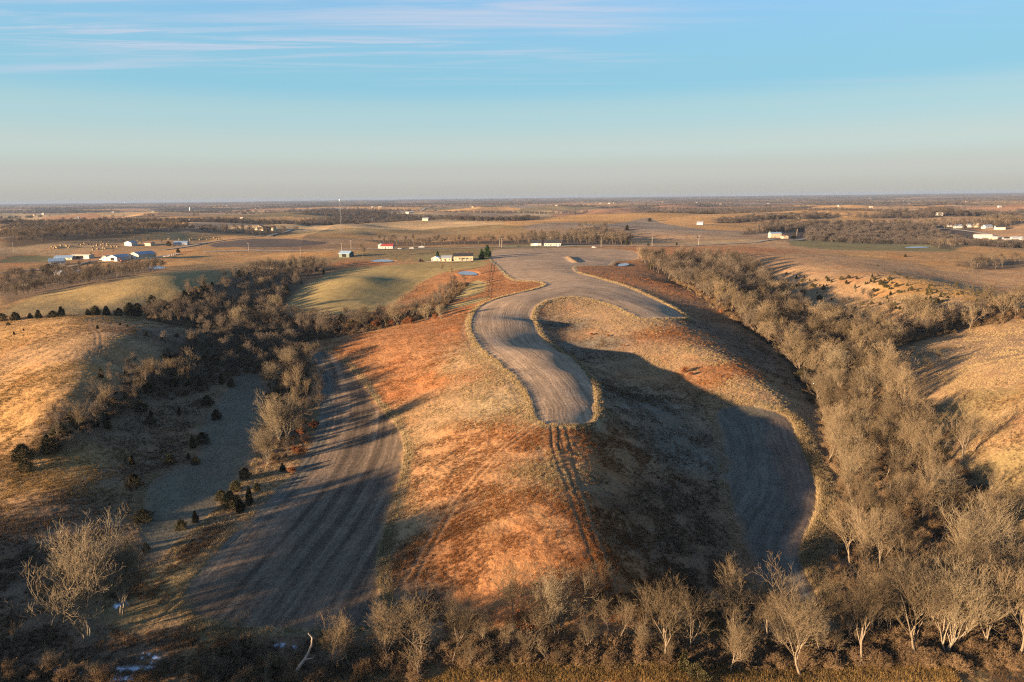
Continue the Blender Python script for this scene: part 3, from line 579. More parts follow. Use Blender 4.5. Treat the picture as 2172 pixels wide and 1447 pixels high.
# bare trees: near models with every twig, built once each
NEAR = []
specs = [(11, 19, .78, .26, 1.35), (12, 22, .62, .28, 1.3), (13, 17, .9, .24, 1.35), (14, 20, .58, .34, 1.3), (15, 15, .85, .22, 1.4), (16, 23, .72, .30, 1.3), (17, 18, .55, .34, 1.35), (18, 14, 1.0, .2, 1.4), (19, 21, .66, .22, 1.3), (20, 16, .7, .3, 1.4)]
for i, (sd, H, sp, fk, dn) in enumerate(specs): NEAR.append((H, *tree_meshes('bare_tree', sd, H, sp, fk, dn, M_BARK, M_TWIG)))
PALE_T = [(16, *tree_meshes('pale_tree', 31, 16, .75, .16, 1.15, M_PALEBARK, M_PALETWIG, clumps=4, lean=.17)), (18, *tree_meshes('pale_tree', 32, 18, .62, .20, 1.15, M_PALEBARK, M_PALETWIG, clumps=3, lean=.14)),
          (20, *tree_meshes('pale_tree', 33, 20, .9, .26, 1.2, M_PALEBARK, M_PALETWIG, clumps=2, lean=.2))]
# lighter model for trees over about 250 m away
MID = [(H, *tree_meshes('bare_tree', sd, H, sp, fk, dn, M_BARK, M_TWIG, tw=1.7)) for sd, H, sp, fk, dn in ((41, 14, .85, .25, 1.1), (42, 16, .65, .3, 1.1), (43, 12, .95, .22, 1.15), (44, 15, .6, .3, 1.1), (45, 11, 1.0, .22, 1.15))]
BUSH = [(3.0, *tree_meshes('brush', sd, 3.0, 1.3, .12, .85, M_BRUSH, M_BRUSH, clumps=5, tw=.9, lean=.6)) for sd in (51, 52, 53)]
SAPL = [(8.0, *tree_meshes('sapling', sd, 8.0, .8, .3, .85, M_BARK, M_TWIG, tw=.9)) for sd in (55, 56)]
OAKL = []
for sd in (61, 62):
    t, c = bare_tree(sd, 6.0, 1.2, .2, .8, clumps=3, lean=.4); Vt, Tt = tubes(t, 5); ends = c[rng.integers(0, len(c), 2600)][:, 3:6] + rng.normal(size=(2600, 3)) * .12
    D = rng.normal(size=(2600, 3)); D /= np.linalg.norm(D, axis=1, keepdims=True); OAKL.append((6.0, arr_mesh('leafy_trunk', Vt, Tt, M_BARK), arr_mesh('leafy_crown', *merge_soup([tubes(c, 3), blades(ends, D, .28, .13)]), M_RUSTLEAF)))
CEDARS = [(5.0, stem(5, .10, M_BARK, 'cedar_trunk'), arr_mesh('cedar_crown', *conifer(sd, 5.0, w, 2600, .42, kd), M_CEDAR)) for sd, w, kd in ((71, 1.7, 'cone'), (72, 2.1, 'round'), (73, 1.4, 'cone'), (74, 2.6, 'round'))]
PINES = [(9.0, stem(9, .18, M_BARK, 'pine_trunk'), arr_mesh('pine_crown', *conifer(sd, 9.0, 2.7, 3600, .55, 'cone'), M_PINE)) for sd in (75, 76)]

GROUPS = {}
def plant(kind, model, x, y, s, rz, label, cat, group, tilt=0.0):
    H, mt, mc = model; t = empty(kind, (x, y, ground_z(x, y) - .1), rz, label, cat, group, s)
    if tilt: t.rotation_euler = (tilt, tilt * .3, rz)
    if kind == 'cedar_tree': w_ = random.uniform(.65, 1.15); t.scale = (s * w_, s * w_ * random.uniform(.8, 1.2), s * random.uniform(.8, 1.1))
    link('trunk', mt, t); link('crown', mc, t); return t

def scatter_in(P, spacing, jit=.45, keep=None):
    x0, x1, y0, y1 = P[:, 0].min(), P[:, 0].max(), P[:, 1].min(), P[:, 1].max()
    gx, gy = np.meshgrid(np.arange(x0, x1, spacing), np.arange(y0, y1, spacing)); gx = gx.ravel(); gy = gy.ravel()
    gx = gx + rng.uniform(-jit, jit, gx.size) * spacing; gy = gy + rng.uniform(-jit, jit, gy.size) * spacing
    m = inside(P, gx, gy)
    if keep is not None: m &= keep(gx, gy)
    return np.stack([gx[m], gy[m]], 1)
def project(x, y, z):
    v = CAM_N.T @ (np.array([x, y, z - CAM_Z])); return CX + FPX * v[0] / -v[2], CY - FPX * v[1] / -v[2], -v[2]

# instanced ground cover and far woods: one object each
def stuff(name, models, P, scl, label, rz=None, tilt=.0):
    """models: meshes; P: n x 3 points"""
    n = len(P); cl_ = bpy.data.collections.new(name + '_kinds')
    for i, me in enumerate(models):
        o = bpy.data.objects.new('%s_kind_%d' % (name, i), me); cl_.objects.link(o)
    me = bpy.data.meshes.new(name); me.vertices.add(n); me.vertices.foreach_set('co', np.asarray(P, np.float32).ravel())
    for nm, ty, arr in (('vi', 'INT', rng.integers(0, len(models), n)), ('sc', 'FLOAT', scl)):
        a = me.attributes.new(nm, ty, 'POINT'); a.data.foreach_set('value', np.asarray(arr, np.int32 if ty == 'INT' else np.float32))
    a = me.attributes.new('ro', 'FLOAT_VECTOR', 'POINT'); ro = np.stack([rng.normal(0, tilt + 1e-6, n), rng.normal(0, tilt + 1e-6, n), rng.random(n) * 6.283 if rz is None else rz], 1); a.data.foreach_set('vector', ro.astype(np.float32).ravel())
    o = link(name, me); g = bpy.data.node_groups.new(name, 'GeometryNodeTree'); g.interface.new_socket('Geometry', in_out='INPUT', socket_type='NodeSocketGeometry'); g.interface.new_socket('Geometry', in_out='OUTPUT', socket_type='NodeSocketGeometry')
    gi = g.nodes.new('NodeGroupInput'); go = g.nodes.new('NodeGroupOutput'); ins = g.nodes.new('GeometryNodeInstanceOnPoints'); ci = g.nodes.new('GeometryNodeCollectionInfo')
    ci.inputs['Collection'].default_value = cl_; ci.inputs['Separate Children'].default_value = True; ci.inputs['Reset Children'].default_value = True
    ins.inputs['Pick Instance'].default_value = True
    def na(nm, ty):
        q = g.nodes.new('GeometryNodeInputNamedAttribute'); q.data_type = ty; q.inputs[0].default_value = nm; return q.outputs[0]
    g.links.new(gi.outputs[0], ins.inputs['Points']); g.links.new(ci.outputs[0], ins.inputs['Instance']); g.links.new(na('vi', 'INT'), ins.inputs['Instance Index'])
    g.links.new(na('ro', 'FLOAT_VECTOR'), ins.inputs['Rotation']); g.links.new(na('sc', 'FLOAT'), ins.inputs['Scale']); g.links.new(ins.outputs[0], go.inputs[0])
    md = o.modifiers.new('scatter', 'NODES'); md.node_group = g
    return tag(o, label, None, None, 'stuff')
def heights(P): return height(P[:, 0], P[:, 1])
def thin(P, z, cap_px=60):
    """keep only spots that fall near the photo's frame"""
    q = (np.stack([P[:, 0], P[:, 1], z - CAM_Z], 1)) @ CAM_N; d = -q[:, 2]; px = CX + FPX * q[:, 0] / d; py = CY - FPX * q[:, 1] / d
    return (d > 5) & (px > -350) & (px < 2520) & (py < 1447 + cap_px)

def tuft(seed, n, H, R_, W):
    g = np.random.default_rng(seed); P = np.zeros((n, 3)); a = g.random(n) * 6.283; rr_ = R_ * np.sqrt(g.random(n)); P[:, 0] = rr_ * np.cos(a); P[:, 1] = rr_ * np.sin(a); P[:, 2] = -.05
    D = np.stack([np.cos(a) * .35 * rr_ / R_, np.sin(a) * .35 * rr_ / R_, np.ones(n)], 1) + g.normal(size=(n, 3)) * .22; D /= np.linalg.norm(D, axis=1, keepdims=True)
    return blades(P, D, H * (.6 + .6 * g.random(n)), W)
# ------------------------------------------------------------ trees
build_ground()
TR = []      # candidates: x, y, height, kind, label, group
def stand(P, spacing, h0, h1, kind, label, group, **kw):
    for x, y in scatter_in(P, spacing, **kw): TR.append([x, y, random.uniform(h0, h1), kind, label, group])
stand(WOOD_RIGHT, 6.6, 7, 18, 'bare', 'bare tan tree crowded among others in the creek wood beside the right pasture', 'bare trees of the creek wood')
stand(WOOD_LEFT, 9.0, 7, 13, 'bare', 'bare brown tree crowded in the dim wooded draw below the gold hill', 'bare trees of the wooded draw')
stand(WOOD_FARM, 11.0, 8, 12, 'bare', 'bare reddish tree around the small farmstead in the hollow', 'bare trees by the hollow farm')
for P, hh in ((WOOD_FAR[2], 11), (WOOD_FAR[3], 13), (WOOD_FAR[6], 9), (WOOD_FAR[7], 8)): stand(P, 15.0, hh * .7, hh * 1.2, 'bare', 'bare tree of the distant wooded belt behind the plateau field', 'bare trees of the distant belts')
for P in (WOOD_FAR[0], WOOD_FAR[1], WOOD_FAR[4], WOOD_FAR[5]): stand(P, 14.0, 9, 14, 'bare', 'far tree', 'far')
def row(pts_, step, h0, h1, kind, label, group, jit=2.5, dens=1.0):
    P = poly(*pts_)
    for a, b in zip(P[:-1], P[1:]):
        L = np.hypot(*(b - a)); n = max(1, int(L / step))
        for k in range(n):
            if random.random() > dens: continue
            q = a + (b - a) * (k + random.random()) / n; TR.append([q[0] + random.gauss(0, jit), q[1] + random.gauss(0, jit), random.uniform(h0, h1), kind, label, group])
G1 = ('bare shrubby tree in the lit hedge line climbing the gold hill', 'bare trees of the hill hedge line')
row([(110,955),(150,905),(250,840),(310,800),(350,772),(400,745),(450,722),(500,700)], 2.4, 3.5, 7, 'bare', *G1, jit=3.5)
row([(60,985),(110,960),(200,905),(300,850),(380,800),(450,760)], 4.0, 2.5, 4.5, 'cedar', 'dark cedar bush', 'cedars inside the wooded draw', jit=4)
G2 = ('bare tree in the narrow belt between basin and tilled bottom field', 'bare trees of the basin belt')
row([(545,735),(590,770),(635,800),(650,860),(625,930),(600,985)], 6, 6, 10, 'bare', *G2, jit=3)
G3 = ('bare tree along the hedge across the right pasture', 'bare trees of the pasture hedge')
row([(1900,720),(1980,700),(2060,685),(2172,655)], 6, 6, 9, 'bare', *G3); row([(1780,655),(1830,640),(1850,620)], 6, 6, 9, 'bare', *G3, jit=5)
row([(2030,575),(2100,560),(2172,560)], 8, 5, 8, 'bare', *G3, jit=6)
G4 = ('rusty leaved shrub at the foot of the ridge tree row', 'rusty shrubs along the ridge tree row')
row([(720,700),(800,692),(880,685),(940,675)], 5, 3, 5, 'rust', *G4, jit=2); row([(610,1000),(640,960),(660,900)], 5, 2.5, 4, 'rust', 'rusty shrub at the edge of the basin belt', 'rusty shrubs of the basin belt', jit=1.5)
for q, h in (((1255,712),1.8),((1290,715),1.6),((1450,792),3.2),((1465,797),2.2),((1325,735),1.2),((1480,560),3),((1110,1335),5),((1530,665),3)): TR.append([*at(*q), h, 'rust', 'rust coloured shrub standing alone in the prairie grass', 'lone rusty shrubs'])
G5 = ('bare brown shrub in the thicket along the photo bottom ditch', 'bare shrubs of the ditch thicket')
row([(20,1440),(150,1445),(300,1445),(420,1430),(560,1425),(700,1440)], 2.6, 3, 6, 'sapling', *G5, jit=3); row([(0,1330),(60,1320),(120,1300),(40,1400)], 3.5, 4, 8, 'sapling', *G5, jit=3)
row([(560,1400),(640,1405),(760,1410)], 3, 3, 6, 'sapling', *G5, jit=2)
row([(800,1440),(950,1405),(1100,1390),(1250,1390),(1400,1400),(1600,1400),(1800,1400)], 3.2, 4, 8, 'sapling', 'slim bare sapling at the sunlit edge of the bottom wood', 'saplings of the bottom wood edge', jit=4)
for k in range(120):
    t_ = random.random() * .5; TR.append([-178 + 120 * t_ + random.gauss(0, 7), 100 - 85 * t_ + random.gauss(0, 7), random.uniform(9, 15), 'bare', 'off', 'far'])  # unseen trees off to the left, added to shade the near ground
for x, y in scatter_in(poly((1000,1400),(1250,1385),(1400,1370),(1560,1365),(1720,1350),(1830,1300),(2000,1290),(2172,1250),(2172,1400),(2050,1375),(1900,1385),(1700,1400),(1500,1395),(1200,1405),(1000,1420)), 4.3): TR.append([x, y, random.uniform(3.5, 7.5), 'sapling', 'slim bare sapling', 'saplings of the bottom wood edge'])
# cedars
C1 = ('dark cedar in the row dividing the two gold hills', 'cedars dividing the gold hills')
row([(0,682),(40,678),(75,676),(130,672)], 4.5, 3.5, 5, 'cedar', *C1, jit=1.5); row([(150,670),(200,668),(270,670),(330,668),(400,668)], 4, 3.5, 6, 'cedar', *C1, jit=3)
row([(270,668),(340,650),(400,632),(450,618)], 4, 4, 7, 'cedar', 'dark cedar on the upper edge of the wooded draw', 'cedars of the wooded draw', jit=5)
C2 = ('dark cedar scattered inside the wooded draw', 'cedars inside the wooded draw')
for P in [WOOD_LEFT]:
    for x, y in scatter_in(P, 21): TR.append([x, y, random.uniform(3, 6), 'cedar', *C2])
for q in ((430,940),(280,985),(350,760),(455,770),(470,815),(490,820),(440,860),(380,880),(410,950),(150,890),(100,945),(205,905),(45,990),(55,1000),(400,975),(415,985),(285,1035),(360,985),(460,890),(310,1170),(305,1105),(165,900),(215,800),(320,900)):
    TR.append([*at(*q), random.uniform(2.2, 4.2), 'cedar', 'dark cedar bush on the shaded side of the gold hill', 'cedar bushes on the shaded hillside'])
for q, h in (((415,1108),3),((385,1122),2.2),((490,1075),4.5),((510,1085),4),((530,1070),4.5),((500,1040),2.6),((520,1015),3.4),((470,1060),2.5),((545,1040),2.4),((270,1165),2.5),((600,1000),3)): TR.append([*at(*q), h, 'cedar', 'rounded dark bush along the edge between basin and bottom field', 'dark bushes edging the basin'])
for q in ((50,702),(207,697),(255,690),(270,695),(375,715),(18,690),(285,705),(345,722),(310,712),(30,710)): TR.append([*at(*q), random.uniform(1.2, 2.2), 'cedar', 'small dark cedar dotted on the crown of the gold hill', 'small cedars on the gold hill'])
for k in range(150):
    cx_, cy_, sx, sy = random.choice([(1700,600,40,14),(1730,630,35,12),(1770,605,50,12),(1870,600,25,14),(1880,610,30,12),(1930,630,40,12),(1960,640,40,14),(2010,620,60,8),(2110,630,40,6),(1900,650,40,6)])
    TR.append([*at(random.gauss(cx_, sx), random.gauss(cy_, sy)), random.uniform(1.2, 2.8), 'cedar', 'small brown cedar dotted over the right pasture slope', 'small cedars on the right pasture'])
for x, y in scatter_in(WOOD_RIGHT, 30): TR.append([x, y, random.uniform(3, 6), 'cedar', 'dark cedar among the bare trees of the creek wood', 'cedars in the creek wood'])
for q, h in (((1320,517),8),((1330,520),6),((1378,470),7),((1330,488),8)): TR.append([*at(*q), h, 'cedar', 'dark cedar beside the bare belt behind the plateau field', 'cedars behind the plateau field'])
for x, y in scatter_in(poly((1380,1375),(1560,1365),(1720,1360),(1830,1330),(2000,1330),(2172,1290),(2172,1430),(2050,1410),(1900,1410),(1700,1430),(1500,1425),(1380,1415)), 4.2): TR.append([x, y, random.uniform(10, 18), 'bare', 'bare tan tree crowded among others in the creek wood beside the right pasture', 'bare trees of the creek wood'])
for x, y in scatter_in(poly((690,1385),(830,1378),(1000,1365),(1150,1335),(1380,1350),(1380,1415),(1200,1400),(1000,1412),(830,1430),(690,1425)), 4.6): TR.append([x, y, random.uniform(5, 11), 'bare', 'bare tan tree crowded among others in the creek wood beside the right pasture', 'bare trees of the creek wood'])
for x, y in scatter_in(WOOD_RIGHT, 27): TR.append([x, y, random.uniform(10, 15), 'pale', 'pale creek wood tree', 'pale trees of the creek wood'])
# prominent trees, base spot and height
ONE = [
 ('pale', (185,1355), 23, 'large pale many-stemmed tree at the lower left beside the snow patches'), ('pale', (262,1300), 17, 'pale thin-topped tree just behind the large one at lower left'),
 ('pale', (598,945), 18.5, 'pale vase-shaped tree, tallest of the basin belt'), ('pale', (568,985), 13, 'narrow pale tree at the near end of the basin belt'), ('pale', (578,832), 13.5, 'pale tree third from the near end of the basin belt'),
 ('pale', (612,795), 14, 'pale round tree at the far end of the basin belt'), ('bare', (640,845), 14, 'brown bare tree leaning over the dark field track'),
 ('pale', (512,705), 17, 'tall pale tree at the head of the hill hedge line'), ('pale', (580,665), 14, 'pale tree behind the wooded draw beside the pale field'), ('pale', (555,620), 13, 'pale spreading tree in the upper wooded draw'),
 ('pale', (775,692), 14, 'pale tree leftmost on the ridge tree row'), ('pale', (845,690), 14, 'pale tall-stemmed tree mid ridge tree row'), ('pale', (905,680), 10, 'pale slender tree near the right end of the ridge tree row'), ('pale', (935,678), 9, 'pale small tree at the right end of the ridge tree row'),
 ('bare', (770,548), 17, 'broad bare tree right of the dark green shed'), ('bare', (880,520), 15, 'broad bare tree right of the red roofed house'), ('bare', (960,592), 12, 'bare tree in the draw below the cream farmhouse'), ('bare', (940,580), 10, 'bare tree left in the draw below the cream farmhouse'),
 ('bare', (625,565), 13, 'broad bare tree at the top of the wooded draw'), ('bare', (480,645), 9, 'bare tree on the edge of the second gold hill'), ('bare', (475,610), 9, 'pale bare tree at the tip of the second gold hill'),
 ('bare', (1380,568), 14, 'wide limbed bare tree at the corner of the plateau field'), ('bare', (1340,523), 6, 'small bare tree at the road end of the plateau field'),
 ('bare', (1925,775), 9, 'lone round bare tree out in the shadow of the right pasture edge'), ('bare', (1990,775), 9, 'twin topped bare tree against the right pasture'), ('bare', (1965,800), 9, 'bare tree bunched beside the twin topped one'),
 ('pale', (1775,820), 18, 'broad pale tree rising above the middle of the creek wood'), ('bare', (1830,690), 12, 'dense bare tree in the hollow of the right pasture'), ('bare', (1820,668), 12, 'hazy bare tree higher in the hollow of the right pasture'),
 ('bare', (700,1425), 11, 'rounded yellowish tree right of the white snag'), ('bare', (745,1420), 10, 'slim tree second to the right of the white snag'), ('bare', (820,1415), 12, 'broad low tree third to the right of the white snag'), ('bare', (960,1410), 12, 'bare tree left of the two tall ones below the rust slope'),
 ('pale', (1180,1345), 14, 'tall forked tree before the rust slope'), ('bare', (1240,1335), 13, 'wide spreading tree below the wheel tracks'), ('bare', (1460,1380), 17, 'bare tree at the left end of the bottom right wood'), ('bare', (1570,1390), 17, 'bare tall tree near the left end of the bottom right wood'),
 ('bare', (1700,1435), 20, 'tall leaning tree at the bottom edge of the wood'), ('bare', (1830,1415), 17, 'rounded tree at the bottom edge, beside the tall leaning one'), ('bare', (1950,1405), 24, 'largest pale limbed tree at the bottom right clearing'), ('pale', (2010,1390), 20, 'tall tree beside the dark clearing'),
 ('bare', (2095,1385), 17, 'tree right of the dark clearing'), ('bare', (2160,1395), 20, 'tree at the right picture edge past the dark clearing'), ('pale', (2065,1270), 23, 'huge white limbed tree above the clearing at lower right'), ('bare', (1855,1260), 19, 'tall dark tree at the tip of the blue grey field'),
 ('bare', (565,1395), 8, 'low brown crowned tree above the snow patch left of the white snag'), ('bare', (505,1380), 7, 'low brown crowned tree beside the ditch'),
 ('bare', (240,540), 8, 'small round bare tree behind the low barns'), ('bare', (195,545), 7, 'reddish tree behind the low barns'), ('bare', (18,560), 8, 'lone bare tree at the left picture edge'), ('bare', (305,517), 8, 'bare tree in the grove by the bale field'), ('bare', (320,518), 9, 'tall bare tree in the grove by the bale field'), ('bare', (345,519), 9, 'rightmost bare tree in the grove by the bale field'),
 ('bare', (330,548), 6, 'reddish tree right of the cream barn'), ('bare', (1455,512), 7, 'round bare tree left of the cedars on the plain'), ('bare', (1690,498), 8, 'row tree beside the hilltop house on the right'),
 ('cedar', (103,580), 9, 'dark green spruce beside the grove farm'), ('cedar', (378,536), 5, 'dark pointed cedar at the white fence corner'), ('cedar', (1683,506), 6, 'dark cedar right of the hilltop house'), ('cedar', (1783,487), 5, 'lone dark cedar on the golden hill'), ('cedar', (358,522), 6, 'dark cedar at the end of the grove'),
 ('pine', (1022,549), 9, 'green pine at the end of the cream farmhouse'), ('pine', (1034,545), 11, 'taller green pine beside the plateau field corner'), ('pine', (928,548), 7, 'green round tree behind the white carport'),
 ('cedar', (1375,522), 3, 'small cedar on the road verge past the plateau field'), ('cedar', (1435,520), 3.5, 'second small cedar on the road verge'), ('cedar', (1480,505), 3, 'small dark bush alone on the far tan slope'),
 ('cedar', (1450,1425), 4, 'dark yellow green cedar at the bottom edge of the wood'), ('cedar', (1480,1442), 3.2, 'second yellow green cedar at the bottom edge'), ('cedar', (1920,545), 3, 'small dark bush on the green pasture'),
]
MODELS = {'bare': NEAR, 'pale': PALE_T, 'cedar': CEDARS, 'pine': PINES, 'rust': OAKL, 'sapling': SAPL}
CATS = {'bare': ('bare_tree', 'tree'), 'pale': ('pale_tree', 'tree'), 'cedar': ('cedar_tree', 'tree'), 'pine': ('pine_tree', 'tree'), 'rust': ('rusty_shrub', 'shrub'), 'sapling': ('bare_sapling', 'sapling')}
occupied = []
for k, (kd, q, h, lb) in enumerate(ONE):
    x, y = at(*q); d = math.hypot(x, y); occupied.append((x, y, h * .28)); ms = MODELS[kd]
    if kd == 'bare' and d > 260: ms = MID
    m = ms[(k * 5 + 3) % len(ms)] if kd != 'pale' else ms[0 if k in (0, 2) else (k % 3)]
    s = h / m[0]; plant(CATS[kd][0], m, x, y, s, random.uniform(0, 6.28), lb, CATS[kd][1], None)
occ = np.array(occupied)
def free(x, y): return (np.hypot(occ[:, 0] - x, occ[:, 1] - y) > occ[:, 2]).all()
TR = [t for t in TR if free(t[0], t[1])]
tx_, ty_ = np.array([t[0] for t in TR]), np.array([t[1] for t in TR]); sdr = sdist(RIGHT_FIELD, tx_, ty_, 20); TR = [t for t, d in zip(TR, sdr) if d < -5.5]
REST = {k: [] for k in MODELS}
for kd in MODELS:
    L = [t for t in TR if t[3] == kd]; ok = []
    for t in L:
        z = ground_z(t[0], t[1]); px, py, d = project(t[0], t[1], z + t[2] * .5)
        on = d > 5 and -40 < px < 2212 and -40 < py < 1500 and t[5] != 'far'; ok.append((t[2] / d if on else 0, on, t, d))
    ok.sort(key=lambda a: -a[0])
    lim = {'bare': 240, 'cedar': 250, 'rust': 100, 'sapling': 240}.get(kd, 100)
    for i, (a, on, t, d) in enumerate(ok):
        x, y, h = t[:3]
        if on and i < lim:
            ms = MODELS[kd] if not (kd == 'bare' and d > 260) else MID; m = random.choice(ms)
            plant(CATS[kd][0], m, x, y, h / m[0], random.uniform(0, 6.28), t[4], CATS[kd][1], t[5])
        else: REST[kd].append((x, y, h))
def joined(model):
    H, a, b = model; V, T, MI, o = [], [], [], 0
    for i, me in enumerate((a, b)):
        v = np.empty(len(me.vertices) * 3, np.float32); me.vertices.foreach_get('co', v); t = np.empty(len(me.loops), np.int32); me.loops.foreach_get('vertex_index', t)
        V.append(v.reshape(-1, 3)); T.append(t.reshape(-1, 3) + o); o += len(v) // 3; MI.append(np.full(len(t) // 3, i, np.int32))
    me = arr_mesh('joined', np.vstack(V) / H, np.vstack(T), a.materials[0]); me.materials.append(b.materials[0]); me.polygons.foreach_set('material_index', np.concatenate(MI)); return me
MIDJ = [joined(m) for m in MID]
for me in MIDJ: me.materials[1] = M_DIMTWIG
def rest(name, models, L, label):
    P = np.array([(x, y) for x, y, h in L]); z = heights(P); s = np.array([h for *_, h in L]); stuff(name, models, np.column_stack([P, z - .1]), s, label)
if REST['bare']: rest('woodland_and_shade_row', MIDJ, REST['bare'], 'grey brown bare woodland in the draws, and an added unseen row for shade')
if REST['cedar']: rest('distant_cedars', [joined(m) for m in CEDARS], REST['cedar'], 'small dark cedars speckled over far slopes')
if REST['sapling']: rest('sapling_thicket', [joined(m) for m in SAPL], REST['sapling'], 'thicket of slim bare saplings')
if REST['rust']: rest('rusty_thicket', [joined(m) for m in OAKL], REST['rust'], 'thicket of rusty leaved shrubs')

# far woods as clumped light models
def far_model(seed):
    g = np.random.default_rng(seed); n = 260; a = g.random(n) * 6.283; z = .25 + .75 * g.random(n) ** .8; w = .42 * np.sqrt(np.clip(1 - ((z - .62) / .42) ** 2, .05, 1)); rr_ = w * np.sqrt(g.random(n))
    P = np.stack([rr_ * np.cos(a), rr_ * np.sin(a), z - .12], 1); D = np.stack([np.cos(a) * .5, np.sin(a) * .5, np.full(n, .8)], 1) + g.normal(size=(n, 3)) * .3; D /= np.linalg.norm(D, axis=1, keepdims=True)
    t = tubes([(0, 0, -.03, 0, 0, .55, .02, .012)], 4); return arr_mesh('far_tree', *merge_soup([t, blades(P, D, .2 * (.5 + g.random(n)), .012)]), M_FARTREE)
FARM_ = [far_model(s) for s in (81, 82, 83, 84)]
n = 150000; a = rng.uniform(-R(42), R(42), n); r = np.exp(rng.uniform(math.log(850), math.log(14000), n)); fx, fy = r * np.sin(a), r * np.cos(a)
w = far_woods(fx, fy); keep = rng.random(n) < w * np.clip(.75 - .00003 * r, .3, 1); 
for Q in (poly((1980,477),(2172,477),(2172,522),(2050,516),(1980,497)), poly((1615,492),(1710,492),(1710,512),(1615,512)), poly((100,500),(440,500),(440,526),(100,530))): keep &= ~inside(Q, fx, fy)
fx, fy, r = fx[keep], fy[keep], r[keep]
P = np.stack([fx, fy], 1); z = heights(P); stuff('far_woods', FARM_, np.column_stack([P, z - .3]), rng.uniform(6, 11, len(P)) * (1 + r / 16000), 'hazy grey brown woods over the far plain')
print('far trees', len(P), 'near candidates', len(TR), {k: len(v) for k, v in REST.items()})
# lines of trees along far field edges
# undergrowth in the woods
U = np.vstack([scatter_in(WOOD_RIGHT, 2.6), scatter_in(WOOD_LEFT, 3.2), scatter_in(poly((950,1390),(1200,1378),(1500,1375),(1800,1360),(2172,1330),(2172,1425),(1900,1415),(1600,1422),(1250,1415),(950,1420)), 1.5), scatter_in(poly((0,1400),(300,1430),(560,1410),(900,1400),(900,1446),(0,1446)), 2.2)]); z = heights(U); k = thin(U, z) & (np.hypot(U[:, 0], U[:, 1]) < 520); U, z = U[k], z[k]
stuff('undergrowth', [joined(m) for m in BUSH], np.column_stack([U, z - .05]), rng.uniform(1.0, 3.2, len(U)), 'tangle of brown brush under the bare trees')

# ------------------------------------------------------------ prairie grass
TUFT = [tuft(90 + i, 26, 1.0, .55, .028) for i in range(4)]
TUFTM = {k: [arr_mesh('tuft', *t, m) for t in TUFT] for k, m in M_GRASS.items()}
def field_sd(P): 
    x, y = P[:, 0], P[:, 1]; v = np.full(len(P), -99.)
    for Q in (RIDGE_FIELD, LOW_FIELD, RIGHT_FIELD, BASIN, PALE_FIELD, SECOND_HILL, *MOWN, WOOD_RIGHT, WOOD_LEFT): v = np.maximum(v, sdist(Q, x, y, 20))
    return v
n = 480000; a = rng.uniform(-R(42), R(42), n); r = 95 * np.exp(rng.random(n) * math.log(520 / 95)); P = np.stack([r * np.sin(a), r * np.cos(a)], 1)
z = heights(P); v = field_sd(P); dt = np.minimum.reduce([ldist(Q, P[:, 0], P[:, 1], 10) for Q in TRACKS])
x, y = P[:, 0], P[:, 1]; clump = fbm(x / 5, y / 5, 3, 700); clump2 = fbm(x / 26, y / 26, 3, 710)
k = thin(P, z) & (v < -.3) & ((np.abs(dt - .95) > .5)) & (clump + .25 * clump2 > rng.uniform(-.45, .35, n)); P, z, clump2, r, v = P[k], z[k], clump2[k], r[k], v[k]
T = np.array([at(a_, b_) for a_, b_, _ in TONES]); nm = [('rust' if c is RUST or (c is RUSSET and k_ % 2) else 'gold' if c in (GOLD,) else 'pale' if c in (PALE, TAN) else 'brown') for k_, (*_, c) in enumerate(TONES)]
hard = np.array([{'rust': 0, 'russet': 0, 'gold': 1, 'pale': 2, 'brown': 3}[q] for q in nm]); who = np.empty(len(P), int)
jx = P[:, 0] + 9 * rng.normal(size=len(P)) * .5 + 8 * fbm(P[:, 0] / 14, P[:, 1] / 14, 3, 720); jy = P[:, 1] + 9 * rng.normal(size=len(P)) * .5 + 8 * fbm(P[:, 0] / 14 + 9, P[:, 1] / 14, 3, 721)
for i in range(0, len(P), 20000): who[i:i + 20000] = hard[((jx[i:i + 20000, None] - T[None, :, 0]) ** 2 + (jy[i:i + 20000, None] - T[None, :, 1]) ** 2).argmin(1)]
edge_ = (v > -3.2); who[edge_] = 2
big_ = np.zeros(len(P), bool)
for Q, m_ in ((RIDGE_FIELD, 15000), (RIGHT_ROWS, 6500), (LOW_FIELD, 4500)):
    Q2 = np.vstack([Q, Q[:1]]) if Q is not RIGHT_ROWS else Q; seg = np.diff(Q2, axis=0); Ls = np.hypot(*seg.T); k_ = rng.choice(len(seg), m_, p=Ls / Ls.sum()); q_ = Q2[k_] + seg[k_] * rng.random(m_)[:, None] + rng.normal(size=(m_, 2)) * (2.8 if Q is RIGHT_ROWS else 1.5)
    sd_ = sdist({id(RIDGE_FIELD): RIDGE_FIELD, id(RIGHT_ROWS): RIGHT_FIELD, id(LOW_FIELD): LOW_FIELD}[id(Q)], q_[:, 0], q_[:, 1], 20); ok_ = (sd_ < -.25) & (sd_ > (-5.2 if Q is RIGHT_ROWS else -3.2)) & (np.hypot(q_[:, 0], q_[:, 1]) < 520)
    if Q is LOW_FIELD: ok_ &= ldist(LOW_ROWS, q_[:, 0], q_[:, 1], 60) > 12
    q_ = q_[ok_]; P = np.vstack([P, q_]); z = np.append(z, heights(q_)); who = np.append(who, np.full(len(q_), 2)); clump2 = np.append(clump2, np.full(len(q_), 2.4)); big_ = np.append(big_, np.ones(len(q_), bool))
q_ = scatter_in(poly((930,1447),(960,1415),(1200,1402),(1500,1408),(1800,1402),(2000,1412),(2040,1447)), .42); P = np.vstack([P, q_]); z = np.append(z, heights(q_)); who = np.append(who, np.full(len(q_), 1)); clump2 = np.append(clump2, np.full(len(q_), 1.8))
